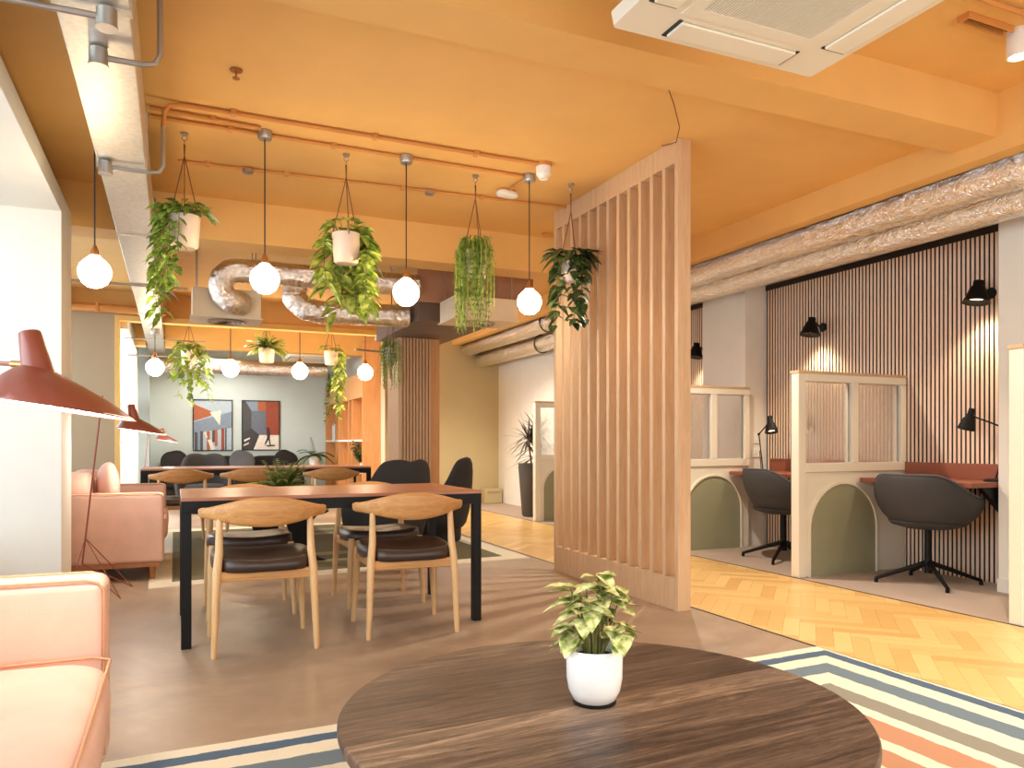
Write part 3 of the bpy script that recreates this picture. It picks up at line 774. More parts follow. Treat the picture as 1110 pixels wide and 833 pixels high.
lounge((2.5, 7.72, .006), math.radians(66), 'charcoal armchair turned sideways by the parquet edge')
lounge((.41, 12.2, 0), math.radians(178), 'charcoal lobed armchair at the rear below the pictures')

# round low table behind the dining table
t = thing('side_table', 'low round dark table with curved legs behind the dining table', 'table', (.8, 6.75, .006))
MB().lathe([(.001, .42), (.4, .42), (.42, .432), (.42, .44), (.415, .446), (.001, .446)], n=48).build('table_top', M['black'], t)
for k in range(3):
    a = k*2*PI/3+.12
    out = [(.05, .42), (.36, .42), (.30, .36), (.255, .25), (.27, .12), (.34, .03), (.42, 0), (.22, 0), (.15, .1), (.1, .25)]
    MB().prism(out, lambda u, v, w, a=a: V(u*math.cos(a)-w*math.sin(a), u*math.sin(a)+w*math.cos(a), v), -.035, .035).build('leg', M['black'], t, smooth=40, bevel=.008)

def fern(t, z0, n, L, mm, rng, spread=1.0, wl=.05):
    f = MB()
    for k in range(n):
        a = k*2.399+rng.uniform(-.3, .3); el = rng.uniform(.25, 1.25); ln = L*rng.uniform(.7, 1.1)
        pts = []
        for i in range(9):
            u = i/8; h = math.sin(el)*ln*u-.55*ln*u*u*math.cos(el)*1.1; r = math.cos(el)*ln*u*spread
            pts.append(V(r*math.cos(a), r*math.sin(a), z0+h))
        f.tube(pts, [.003]*8+[.001], 4)
        side = V(-math.sin(a), math.cos(a), 0)
        for i in range(1, 9):
            for sg in (-1, 1):
                d = (pts[i]-pts[i-1]).normalized()
                f.leaf(pts[i], side*sg+d*.6, V(0, 0, 1), wl*(1.15-.8*i/9), wl*.36, .25, .05, heart=False)
                f.leaf(pts[i].lerp(pts[i-1], .5), side*sg+d*.6, V(0, 0, 1), wl*(1.2-.8*i/9), wl*.36, .25, .05, heart=False)
    return f.build('foliage', mm, t, smooth=60)
t = thing('potted_fern', 'bushy green fern in a pot on the low round table', 'plant', (.83, 6.7, .452))
MB().lathe([(.001, 0), (.085, 0), (.1, .13), (.104, .135), (.094, .135), (.09, .12), (.001, .118)], n=28).build('pot', M['pot_dark'], t); MB().lathe([(.001, .124), (.088, .12), (.001, .115)], n=16).build('soil', M['soil'], t)
fern(t, .12, 64, .42, M['leaf_fern'], random.Random(4), .9, .085)

# ------------------------------------------------------------------ pendants
def pendant(loc, ztop, label, base=None):
    if base is not None:
        return dup(base, loc, None, label)
    t = thing('pendant_light', label, 'pendant light', loc, 0, 'globe pendants on black cords')
    MB().lathe([(.001, 0), (.038, 0), (.042, .01), (.042, .05), (.001, .05)], (0, 0, ztop-.05), 20).build('canopy', M['galv_box'], t)
    MB().tube([(0, 0, .115), (0, 0, ztop-.05)], .004, 6).build('cord', M['cord'], t)
    MB().lathe([(.001, .155), (.008, .152), (.012, .14), (.021, .12), (.023, .085), (.001, .085)], n=18).build('socket', M['brass'], t)
    MB().lathe([(.001, -.085), (.035, -.078), (.063, -.056), (.081, -.02), (.084, .008), (.075, .042), (.054, .066), (.034, .082), (.028, .092), (.001, .094)], n=32).build('bulb', M['bulb'], t, smooth=80)
    return t
p1 = pendant((.49, 4.75, 1.99), .88, 'globe pendant above the front chair by the sofas, second in the near row')
pendant((1.36, 4.78, 1.985), .88, 'globe pendant hanging between the two bright trailing plants of the near row', p1)
pendant((2.235, 4.79, 1.99), .88, 'globe pendant hanging closest to the batten screen', p1)
pendant((-.40, 4.78, 1.957), .9, 'globe pendant by the off white window column', p1)
r1 = pendant((-.23, 10.95, 2.0), .383, 'rear room globe pendant nearest the gold trimmed jamb')
r1['label'] = 'rear globe pendant nearest the gold trimmed jamb'; r1.scale = (1.3, 1.3, 1.3)
r2 = pendant((.69, 10.95, 2.02), .677, 'rear globe pendant between the trailing rear plant and the hanging fern'); r2.scale = (1.3, 1.3, 1.3)
pendant((1.595, 10.95, 2.02), .9, 'rear globe pendant right beside the hanging fern', r2)
pendant((2.51, 10.95, 2.035), .9, 'rear globe pendant in front of the wood end panel', r2)

# ------------------------------------------------------------------ hanging planters
def planter(loc, ztop, label, R_=.09, H=.19, mat=None, group='plants hung in blush pots'):
    t = thing('hanging_planter', label, 'hanging plant', loc, 0, group)
    MB().lathe([(.001, -H/2), (R_*.72, -H/2), (R_*.86, -H/2+.015), (R_*.97, H/2-.04), (R_, H/2), (R_*.93, H/2), (R_*.9, H/2-.03), (.001, H/2-.03)], n=36).build('pot', mat or M['pot'], t, smooth=50)
    MB().lathe([(.001, H/2-.02), (R_*.88, H/2-.027), (R_*.86, H/2-.04), (.001, H/2-.04)], n=20).build('soil', M['soil'], t)
    zj = H/2+.36
    for k in range(3):
        a = k*2*PI/3+.5
        MB().tube([(R_*1.01*math.cos(a), R_*1.01*math.sin(a), H/2-.02), (R_*1.03*math.cos(a), R_*1.03*math.sin(a), H/2), (0, 0, zj), (0.003*math.cos(a), .003*math.sin(a), min(ztop-.07, zj+.2))], .0035, 5).build('cord', M['leather_cord'], t)
    h = MB(); h.tube([(0, 0, min(ztop-.08, zj+.19)), (0, 0, ztop-.045)], .003, 6); ring = [(0.014*math.cos(q*PI/6), 0, ztop-.034+.014*math.sin(q*PI/6)) for q in range(13)]
    h.tube(ring, .003, 6); h.lathe([(.001, ztop-.012), (.022, ztop-.012), (.022, ztop), (.001, ztop)], n=14); h.build('hook', M['galv_box'], t)
    return t
def vines(t, mm, rng, R_, H, n, dirs, zmin, L, W, step=.045, out=.05, crown=18, crownL=None, name='foliage', dens=1):
    f = MB(); s = MB(); zt = H/2
    for k in range(crown):
        a = k*2.399; el = rng.uniform(.1, 1.0); r = R_*rng.uniform(.2, 1.0)
        b = V(r*math.cos(a), r*math.sin(a), zt-.01); q = b+V(math.cos(a)*.05*math.cos(el), math.sin(a)*.05*math.cos(el), .03+.07*math.sin(el))
        s.tube([b, b.lerp(q, .5)+V(0, 0, .01), q], .002, 4)
        d = V(math.cos(a+rng.uniform(-.5, .5)), math.sin(a+rng.uniform(-.5, .5)), rng.uniform(-.5, .4))
        f.leaf(q, d, V(-d.x*.3, -d.y*.3, 1), (crownL or L)*rng.uniform(.8, 1.2), W*rng.uniform(.8, 1.2), rng.uniform(.2, .7), .12)
    for k in range(n):
        a = dirs[0]+(dirs[1]-dirs[0])*rng.random(); zend = zt+(zmin-zt)*rng.uniform(.35, 1.0) if k else zmin
        p = V(R_*.9*math.cos(a), R_*.9*math.sin(a), zt); pts = [p, p+V(math.cos(a)*out*.6, math.sin(a)*out*.6, .015)]
        x, y = (R_+out)*math.cos(a), (R_+out)*math.sin(a); z = zt-.03
        while z > zend:
            pts.append(V(x, y, z)); x += rng.uniform(-.012, .012); y += rng.uniform(-.012, .012); z -= step
        s.tube(pts, .0022, 4)
        for q in pts[1:]:
            for _ in range(dens):
                b = rng.uniform(0, 2*PI) if rng.random() < .6 else a+rng.uniform(-1, 1)
                d = V(math.cos(b), math.sin(b), rng.uniform(-.9, -.1))
                f.leaf(q+V(0, 0, rng.uniform(-.5, .5)*step), d, V(math.cos(b)*.8, math.sin(b)*.8, .7), L*rng.uniform(.65, 1.15), W*rng.uniform(.65, 1.1), rng.uniform(.1, .5), .12)
    s.build('vine_stems', M['stem'], t, smooth=60); f.build(name, mm, t, smooth=60)
rg = random.Random(21)
W_ = PI+.4   # towards the window side as seen from the sofa corner
t = planter((.055, 4.97, 2.275), .595, 'trailing light green pothos in a blush pot hung beside the galvanised duct')
vines(t, M['leaf'], rg, .09, .19, 11, (1.9, 4.6), -.56, .075, .055, .05, .055, 46, .085, dens=2)
t = planter((1.005, 4.92, 2.262), .608, 'spreading trailing philodendron in a blush pot between two pendants of the near row')
vines(t, M['leaf_lime'], rg, .085, .17, 15, (5.35, 9.95), -.42, .12, .078, .06, .05, 26, .075, dens=2)
t = planter((1.90, 4.95, 2.25), .62, 'feathery mistletoe cactus spilling down from a hung blush pot', .08, .2)
def rhip(t, R_, H, n, zmin, rng, mm, rx=0):
    f = MB()
    for k in range(n):
        a = rng.uniform(0, 2*PI) if rng.random() < .3 else rng.uniform(1.9, 5.6); r0 = R_*rng.uniform(.2, 1)
        top = V(r0*math.cos(a), r0*math.sin(a), H/2+rng.uniform(-.02, .06)); rr = R_+rng.uniform(.0, .055); zend = H/2+(zmin-H/2)*(rng.random()**.7)
        pts = [top, V(rr*.8*math.cos(a), rr*.8*math.sin(a), H/2+rng.uniform(.02, .09))]
        z = H/2; x, y = rr*math.cos(a), rr*math.sin(a)
        while z > zend:
            pts.append(V(x, y, z)); z -= .035; x += rng.uniform(-.007, .007); y += rng.uniform(-.007, .007)
        if len(pts) < 3: pts.append(V(x, y, z))
        f.tube(pts, .0024, 3)
        for q in pts[1:]:
            for _ in range(2):
                b = rng.uniform(0, 2*PI); f.leaf(q, V(math.cos(b), math.sin(b), rng.uniform(-1, .3)), V(0, 0, 1), rng.uniform(.02, .038), .007, .2, .1, heart=False)
    f.build('foliage', mm, t, smooth=60)
rhip(t, .08, .2, 120, -.48, rg, M['leaf_fine'])
t = planter((2.585, 4.84, 2.235), .635, 'dark heart leaf plant hung in front of the batten screen', .075, .15)
vines(t, M['leaf_dark'], rg, .075, .15, 12, (1.6, 5.2), -.42, .10, .085, .06, .03, 40, .13)
# rear row
t = planter((.18, 11.2, 2.18), .72, 'trailing pothos hung in the rear room behind the pendant nearest the jamb', .1, .21)
vines(t, M['leaf'], rg, .1, .21, 16, (0, 6.28), -.6, .11, .085, .06, .12, 28)
t = planter((1.18, 11.2, 2.25), .65, 'upright fern in a blush pot hung in the rear room', .11, .21)
fern(t, .09, 44, .34, M['leaf_fern'], rg, 1, .075)
t = planter((2.07, 11.2, 2.25), .65, 'pot with one long curtain of vines hung near the bookcase', .1, .2)
vines(t, M['leaf_lime'], rg, .1, .2, 10, (-.9, 1.0), -.85, .11, .07, .055, .06, 16)
t = planter((2.09, 7.9, 1.95), .94, 'rear blush pot with fine hanging strands beside the slatted column', .075, .16)
rhip(t, .075, .16, 60, -.38, rg, M['leaf_fine'])

# ------------------------------------------------------------------ ducts, pipes, ceiling kit
t = thing('galvanised_duct', 'rectangular galvanised duct running along the ceiling by the windows', 'duct', (-.255, 4.5, 2.5))
MB().box(-.115, .115, -6, 9.6, 0, .3).build('duct_body', M['galv'], t, smooth=0, bevel=.003, bseg=1)
for y in (-1.55, .1, 1.6, 3.4, 5.2, 7.0):
    MB().box(-.122, .122, y-.02, y+.02, -.008, .305).build('flange', M['galv'], t, smooth=0)
def foil_duct(name, label, pts, r, m, step=.07, jit=.012, n=28, coil=0):
    P = [Vector(p) for p in pts]; out = []
    for a, b in zip(P[:-1], P[1:]):
        k = max(1, int((b-a).length/step))
        for i in range(k): out.append(a.lerp(b, i/k))
    out.append(P[-1]); c = out[0].copy()
    rs = [r*(1+random.uniform(-.02, .02)+(coil if i % 2 else -coil)) for i, _ in enumerate(out)]
    mb = MB(); mb.tube([p-c for p in out], rs, n, True, 0, 1, jit)
    o = mb.build(name, m, smooth=70, loc=c); return tag(o, label, 'duct')
foil_duct('foil_duct', 'upper long crinkled foil duct above the booths', [(4.575, -1.4, 2.65), (4.57, 4, 2.645), (4.57, 7.5, 2.65), (4.57, 10, 2.63), (4.57, 12.28, 2.63)], .12, M['foil'])
foil_duct('foil_duct', 'lower long crinkled foil duct nearest the slatted wall', [(4.86, -1.4, 2.565), (4.86, 4, 2.56), (4.86, 7.5, 2.57), (4.82, 10, 2.44), (4.8, 12.28, 2.44)], .115, M['foil'])
for k, (y, z, x) in enumerate(((9.2, 2.636, 4.57), (9.9, 2.446, 4.822))):
    ring = [(x+.128*math.cos(q*PI/12), y, z+.128*math.sin(q*PI/12)) for q in range(25)]
    o = MB().tube([V(*p)-V(x, y, z) for p in ring], .008, 6, False).build('duct_strap', M['black'], loc=(x, y, z)); tag(o, ('black strap round the upper far foil duct', 'black strap round the lower far foil duct')[k], 'strap', 'duct straps')
def arc(c, r, a0, a1, u, v, n=8): return [Vector(c)+Vector(u)*r*math.cos(a0+(a1-a0)*i/n)+Vector(v)*r*math.sin(a0+(a1-a0)*i/n) for i in range(n+1)]
foil_duct('foil_duct', 'coiled foil duct curling into the cream plenum box', [(2.1, 6.97, 2.5), (.62, 6.95, 2.5)]+arc((.5, 6.95, 2.36), .14, PI/2, PI*1.35, (1, 0, 0), (0, 0, 1), 10)[1:]+[(.55, 7.08, 2.235)], .1, M['foil_x'], .022, .012, 28, .035)
foil_duct('foil_duct', 'lower foil duct bending up behind the pendants', [(2.18, 7.62, 2.32), (1.3, 7.6, 2.3), (1.16, 7.6, 2.32), (1.05, 7.62, 2.42), (1.1, 7.65, 2.64)], .11, M['foil_x'], .022, .012, 28, .03)
foil_duct('foil_duct', 'foil duct crossing the rear room below the orange beam', [(2.5, 14.0, 2.33), (-.4, 14.0, 2.33)], .13, M['foil_x'], .06, .03)

def plenum(x, y, z, label, w=.56, d=.36, h=.26):
    t = thing('plenum_box', label, 'air diffuser', (x, y, z), 0, 'cream plenum boxes')
    MB().box(-w/2, w/2, -d/2, d/2, 0, h).build('casing', M['plenum'], t, smooth=0, bevel=.004, bseg=1)
    MB().box(-w/2-.015, w/2+.015, -d/2-.015, d/2+.015, -.012, 0).build('flange', M['plenum'], t, smooth=0)
    for sx in (-1, 1):
        for sy in (-1, 1): MB().tube([(sx*(w/2-.04), sy*(d/2-.04), h), (sx*(w/2-.04), sy*(d/2-.04), 2.9-z)], .004, 6).build('hanger_rod', M['galv_box'], t)
    dd = MB()
    for r in (.14, .1, .06): dd.lathe([(r, -.012), (r+.012, -.024), (r+.03, -.02), (r+.02, -.012)], n=28)
    dd.build('round_diffuser', M['galv_box'], t)
plenum(.42, 7.3, 2.12, 'cream plenum box with round diffuser above the fern side', .56, .42, .24)
plenum(2.62, 6.75, 2.16, 'cream plenum box with round diffuser beside the dark bulkhead', .62, .42, .2)
o = MB().box(2.1, 3.3, 6.98, 7.0, 2.36, 2.9).build('ceiling_board', M['brown_board'], smooth=0); struct(o, 'brown board closing the ceiling recess by the plenum', 'ceiling')

# slatted column with dark bulkhead
t = thing('slatted_column', 'wood slatted column beyond the black armchairs', 'column', (2.62, 8.85, 0))
MB().box(-.235, .235, -.235, .25, 0, 2.24).build('core', M['shelf_wood'], t, smooth=0)
b = MB()
for i in range(10):
    x = -.245+.038*i; b.box(x, x+.022, -.262, -.235, 0, 2.24)
for i in range(12):
    y = -.235+.041*i; b.box(-.262, -.235, y, y+.022, 0, 2.24)
b.build('slat_infill', M['screen_wood'], t, smooth=0)
t['kind'] = 'structure'
o = MB().box(2.22, 3.02, 7.35, 9.1, 2.245, 2.55).build('ceiling_bulkhead', M['canvas_box'], smooth=0, bevel=.004, bseg=1); struct(o, 'dark box bulkhead capping the slatted column', 'bulkhead')

# ceiling cassettes
def cassette(loc, s, label, rz=0, cm='white', top=.5):
    t = thing('air_conditioner', label, 'air conditioner', loc, rz); h = s/2
    f = MB()
    N = 4
    o1 = rrect(h, h, .02, 3); i1 = rrect(h*.62, h*.62, .01, 3); n = len(o1)
    vs = [V(x, y, .05) for x, y in o1]+[V(x*.985, y*.985, 0) for x, y in o1]+[V(x, y, 0) for x, y in i1]+[V(x, y, .05) for x, y in i1]
    fs = []
    for i in range(n):
        j = (i+1) % n
        for k in range(3): fs.append((k*n+i, k*n+j, (k+1)*n+j, (k+1)*n+i))
        fs.append((3*n+i, 3*n+j, j, i))
    f.add(vs, fs).build('fascia', M['panel_white'], t, smooth=30)
    MB().box(-h*.9, h*.9, -h*.9, h*.9, .05, top).build('casing', M[cm], t, smooth=0)
    g = MB(); q = h*.62; g.box(-q, q, -q, q, .012, .04, 1)
    for sx in (-1, 1):
        g.box(min(sx*q, sx*q*.82), max(sx*q, sx*q*.82), -q, q, -.004, .012); g.box(-q*.82, q*.82, min(sx*q, sx*q*.82), max(sx*q, sx*q*.82), -.004, .012)
    k = 44
    for i in range(k):
        x = -q*.82+q*1.64*(i+.2)/k; g.box(x, x+q*1.64/k*.5, -q*.82, q*.82, -.003, .012)
    g.build('grille', [M['panel_white'], M['black_trim']], t, smooth=0)
    for k in range(4):
        a = k*PI/2; xf = R(a)
        fl = MB(); fl.box(-h*.55, h*.55, -h*.9, -h*.7, -.012, -.002, xf=xf); fl.build('louvre', M['panel_white'], t, smooth=0, bevel=.003)
        sl = MB(); sl.box(-h*.58, h*.58, -h*.925, -h*.9, -.003, .0, xf=xf); sl.box(-h*.58, -h*.55, -h*.9, -h*.69, -.003, 0, xf=xf); sl.box(h*.55, h*.58, -h*.9, -h*.69, -.003, 0, xf=xf); sl.build('louvre_gap', M['black_trim'], t, smooth=0)
cassette((1.90, 1.905, 2.51), .95, 'large white ceiling cassette air conditioner with grille, at the top edge')
cassette((2.2, 13.3, 2.44), .98, 'white ceiling cassette unit with brown casing in the rear room', 0, 'brown_board', .455)
def pipe(label, pts, r, m, clips=(), cat='pipe', name='conduit_pipe', group=None):
    P = [Vector(p) for p in pts]; c = P[0].copy()
    t = thing(name, label, cat, c, 0, group)
    MB().tube([p-c for p in P], r, 10).build('tube', m, t)
    for q in clips:
        q = Vector(q)-c; MB().box(q.x-.015, q.x+.015, q.y-r-.012, q.y+r+.012, q.z-r-.003, q.z+r+.012).build('clip', m, t, smooth=0, bevel=.003)
    return t
zc = 2.855
pipe('orange painted ceiling pipe closest, ending at the sounder', [(-.055, 4.53, 2.72), (-.05, 4.53, 2.80), (-.025, 4.53, 2.84), (.03, 4.53, zc), (2.19, 4.55, zc)], .012, M['pipe_orange'], [(.3, 4.523, zc), (1.1, 4.535, zc), (1.75, 4.545, zc)])
pipe('orange ceiling pipe feeding the near row pendants', [(-.12, 4.76, zc), (2.2, 4.8, zc)], .011, M['pipe_orange'], [(.3, 4.765, zc), (.9, 4.775, zc)])
pipe('short orange ceiling pipe beside the first junction box', [(-.12, 4.64, zc), (.46, 4.68, zc)], .011, M['pipe_orange'], [(.2, 4.662, zc)])
pipe('thin orange ceiling pipe furthest over the dining table', [(.02, 5.44, zc), (2.79, 5.3, zc)], .01, M['pipe_orange'], [(.2, 5.43, zc), (.7, 5.41, zc), (1.5, 5.365, zc), (2.1, 5.335, zc)])
pipe('short pipe between pendant canopy and emergency light', [(2.23, 4.8, zc), (2.22, 5.06, zc)], .009, M['pipe_orange'])
# galvanised conduits with round boxes on the duct
def besa(pts, box, label):
    t = pipe(label, pts, .011, M['galv_box'], (), 'conduit', 'steel_conduit'); c = Vector(pts[0]); b = Vector(box)-c
    MB().lathe([(.001, -.035), (.036, -.035), (.036, -.028), (.033, -.027), (.033, .03), (.001, .03)], b, 24).build('junction_box', M['galv_box'], t)
    return t
besa([(-1.25, 2.94, 2.465), (-.4, 2.94, 2.465), (-.24, 2.94, 2.465)], (-.21, 2.94, 2.463), 'steel conduit at the top edge with a round box on the duct')
besa([(-.23, 3.25, 2.465), (-.11, 3.25, 2.465), (-.07, 3.25, 2.475), (-.05, 3.25, 2.51), (-.05, 3.25, 2.7), (-.05, 3.25, 2.87)], (-.26, 3.25, 2.463), 'steel conduit bending up off the duct with a round box')
besa([(-.3, 4.53, 2.465), (-.12, 4.53, 2.465), (-.075, 4.53, 2.475), (-.055, 4.53, 2.51), (-.055, 4.53, 2.6), (-.055, 4.53, 2.72)], (-.33, 4.53, 2.463), 'steel conduit crossing under the duct beside the light green pothos')
pipe('thin steel pipe across the window recess behind the pendant', [(-1.25, 6.9, 2.3), (.1, 6.9, 2.3)], .01, M['galv_box'], (), 'pipe', 'steel_pipe')
pipe('thick orange pipe above the beige partition panel', [(-1.28, 10.5, 2.66), (-.1, 10.5, 2.66)], .05, M['pipe_orange'], [(-.85, 10.5, 2.66), (-.4, 10.5, 2.66)], 'pipe', 'painted_pipe')
pipe('thin steel pipe across the rear room below the gold trim', [(-.61, 11.4, 2.42), (.4, 11.4, 2.42)], .009, M['galv_box'], (), 'pipe', 'steel_pipe')
pipe('steel pipe under the rear end of the galvanised duct', [(-.61, 12.2, 2.28), (.3, 12.2, 2.28)], .012, M['galv_box'], (), 'pipe', 'steel_pipe')
pipe('steel rail from the bookcase to the slatted column', [(1.85, 8.55, 2.07), (2.358, 8.75, 2.07)], .012, M['galv_box'], (), 'rail', 'steel_rail')

t = thing('alarm_sounder', 'white round alarm sounder on the ceiling at the pipe end', 'alarm', (2.23, 4.56, 2.87))
MB().lathe([(.001, -.025), (.052, -.025), (.052, 0), (.001, 0)], n=28).build('base', M['pipe_orange'], t)
MB().lathe([(.001, -.105), (.03, -.105), (.034, -.085), (.046, -.08), (.048, -.065), (.04, -.06), (.05, -.05), (.05, -.025), (.001, -.025)], n=28).build('body', M['white'], t)
t = thing('emergency_light', 'oval white emergency light on the ceiling by the last pendant', 'emergency light', (2.22, 5.14, 2.869), math.radians(15))
MB().prism(rrect(.085, .05, .049, 8), lambda u, v, w: V(u, v, w), -.05, -.015).build('lens', M['white'], t, smooth=40, bevel=.012)
MB().prism(rrect(.07, .04, .039, 8), lambda u, v, w: V(u, v, w), -.015, 0).build('base', M['pipe_orange'], t)
def rose(loc, label, m, r=.035, cat='ceiling fitting', name='ceiling_rose'):
    t = thing(name, label, cat, loc); MB().lathe([(.001, -.03), (r*.7, -.03), (r, -.024), (r, -.006), (.001, -.006)], n=20).build('cover', m, t); MB().lathe([(.001, -.006), (r*1.1, -.006), (r*1.1, 0), (.001, 0)], n=20).build('base', M['pipe_orange'], t)
rose((.45, 5.42, zc), 'small grey ceiling sensor on the furthest thin pipe', M['galv_box'])
rose((1.70, 5.355, zc), 'small grey junction cover behind the mistletoe cactus cords', M['galv_box'])
t = thing('sprinkler_head', 'small sprinkler head on the bare orange ceiling', 'sprinkler', (.28, 4.03, 2.87))
MB().lathe([(.001, -.006), (.03, -.006), (.03, 0), (.001, 0)], n=18).build('rose', M['brass'], t); MB().lathe([(.001, -.045), (.018, -.045), (.018, -.041), (.005, -.038), (.006, -.006), (.001, -.006)], n=12).build('nozzle', M['brass'], t)
t = thing('loose_cable', 'thin loose cable drooping from the ceiling to the batten screen', 'cable', (2.32, 3.3, 2.87))
MB().tube([(0, 0, 0), (.1, .08, -.05), (.24, .22, -.1), (.36, .42, -.09), (.43, .6, -.03), (.44, .68, -.008)], .003, 6).build('wire', M['leather_cord'], t); MB().ball((0, 0, -.004), .007, 8).build('grommet', M['brass'], t)
# downlights and rail near the right edge
def downlight(loc, label, e=45, spot=1.5):
    t = thing('downlight', label, 'downlight', loc, 0, 'white cylinder downlights')
    MB().lathe([(.001, 0), (.05, 0), (.05, -.13), (.042, -.13), (.04, -.1), (.001, -.1)], n=28).build('body', M['white'], t)
    MB().lathe([(.001, -.104), (.039, -.104), (.039, -.1), (.001, -.1)], n=20).build('lens', M['down_glow'], t)
    l = bpy.data.lights.new('downlight_beam', 'SPOT'); l.energy = e; l.color = (1, .9, .76); l.spot_size = spot; l.spot_blend = .6; l.shadow_soft_size = .03
    lo = bpy.data.objects.new('downlight_beam', l); COL.objects.link(lo); lo.parent = t; lo.location = (0, 0, -.14)
downlight((3.74, 2.42, 3.02), 'white cylinder downlight at the top right edge', 90)
downlight((3.62, 5.0, 2.87), 'white cylinder downlight behind the batten screen', 120, 2.3)
downlight((3.62, 6.35, 2.87), 'white cylinder downlight over the far parquet', 110, 2.3)
downlight((3.62, 9.8, 2.9), 'white cylinder downlight added as hidden fill above the far parquet end', 160, 2.4)  # added out of sight to brighten the olive end wall
downlight((1.0, 11.6, 2.9), 'white cylinder downlight added as hidden fill just past the gold trim', 120, 2.6)  # added behind the header to lift the rear room
downlight((.7, 13.9, 2.9), 'white cylinder downlight added as fill for the picture wall', 70, 2.6)  # added fill for the rear room, no fitting known here
for k, (x, y) in enumerate(((.9, -.7), (2.4, -.7), (3.7, -.2))):  # added fittings behind the camera, downward fill for the foreground
    downlight((x, y, 3.02), ('white cylinder downlight added as fill behind the viewer near the sofa', 'white cylinder downlight added as fill behind the viewer over the striped rug', 'white cylinder downlight added as fill behind the viewer over the parquet')[k], (60, 120, 130)[k], 2.3)
t = thing('cable_tray', 'orange slotted bracket on the ceiling beside the top right downlight', 'bracket', (3.5, 2.43, 3.02))
MB().box(-.14, .18, -.03, -.022, -.03, 0).box(-.14, .18, .022, .03, -.03, 0).box(-.14, -.13, -.022, .022, -.03, 0).build('channel', M['pipe_orange'], t, smooth=0); MB().box(-.13, .18, -.006, .006, -.012, 0).build('rail', M['black_trim'], t, smooth=0)
pipe('orange ceiling pipe at the top right corner', [(3.0, 2.29, 3.0), (4.28, 2.29, 3.0)], .012, M['pipe_orange'], [(3.9, 2.29, 3.0)])
pipe('orange pipe on the shaded ceiling above the booths', [(2.95, 6.05, 2.85), (4.28, 6.05, 2.85)], .012, M['pipe_orange'], [(3.5, 6.05, 2.85)])

# ------------------------------------------------------------------ rear furniture
def art(x0, x1, z0, z1, label, shapes):
    t = thing('framed_picture', label, 'picture', ((x0+x1)/2, YF-.001, (z0+z1)/2)); w, h = (x1-x0)/2, (z1-z0)/2; b = .014
    f = MB()
    f.box(-w, w, -.03, 0, h-b, h); f.box(-w, w, -.03, 0, -h, -h+b); f.box(-w, -w+b, -.03, 0, -h+b, h-b); f.box(w-b, w, -.03, 0, -h+b, h-b)
    f.build('frame', M['black'], t, smooth=0)
    mats = []; names = {}
    p = MB(); W2, H2 = w-b, h-b
    for k, (c, poly) in enumerate(shapes):
        if c not in names: names[c] = len(mats); mats.append(plain('print_ink_%d_%d_%d' % c, c, .3, 0, 0, var=.1, vscale=30))
        y = -.012-.0004*k
        p.add([V(-W2+2*W2*u, y, H2-2*H2*v) for u, v in poly], [tuple(range(len(poly)))], names[c])
    p.box(-W2, W2, -.0115, -.001, -H2, H2, 0)
    p.build('print', mats, t, smooth=0)
rc = lambda u0, v0, u1, v1: [(u0, v0), (u1, v0), (u1, v1), (u0, v1)]
sky = (176, 196, 212); bl = (128, 148, 172); dg = (62, 64, 72); br = (176, 92, 52); rd = (150, 62, 36); wh = (238, 232, 222)
art(.305, .98, .885, 1.82, 'framed print of a building corner with an orange roof and columns', [
    (sky, rc(0, 0, 1, 1)), (br, [(0, .08), (.52, .24), (.42, .32), (0, .42)]), (bl, [(0, .44), (1, .22), (1, .55), (0, .66)]), (wh, [(.42, .24), (.72, .2), (.68, .5)]),
    (dg, rc(.02, .64, .1, 1)), (bl, rc(.1, .63, .17, 1)), (dg, rc(.17, .62, .24, 1)), (br, rc(.34, .62, .42, 1)), (dg, rc(.48, .6, .56, .84)), (br, rc(.55, .58, .62, .92)), (rd, rc(.72, .56, .8, 1)), (dg, rc(.82, .56, .86, 1)),
    (wh, [(.36, .8), (.44, .78), (.56, .98), (.46, 1)]), (wh, [(.26, .64), (.3, .63), (.36, .74), (.33, .76)])])
art(1.138, 1.812, .893, 1.82, 'framed print of a walker between dark and brick red walls', [
    (dg, rc(0, 0, 1, 1)), (bl, [(.08, 0), (.42, 0), (.42, .2), (.24, .2)]), (br, rc(.42, 0, .64, .2)), (rd, rc(.64, 0, 1, .7)), ((98, 110, 128), rc(.24, .2, .64, .7)), (wh, [(.42, .7), (1, .7), (1, 1), (.3, 1)]),
    ((52, 50, 56), [(.0, .66), (.24, .56), (.46, .7), (.3, 1), (0, 1)]), (wh, [(.04, .8), (.2, .75), (.2, .78), (.05, .84)]), (wh, [(.03, .9), (.17, .85), (.17, .88), (.03, .93)]),
    ((44, 36, 34), [(.66, .56), (.7, .53), (.74, .56), (.76, .68), (.75, .78), (.78, .92), (.75, .93), (.71, .8), (.63, .9), (.6, .89), (.67, .76)]), ((44, 36, 34), [(.6, .91), (.88, .9), (.9, .93), (.7, .94)])])
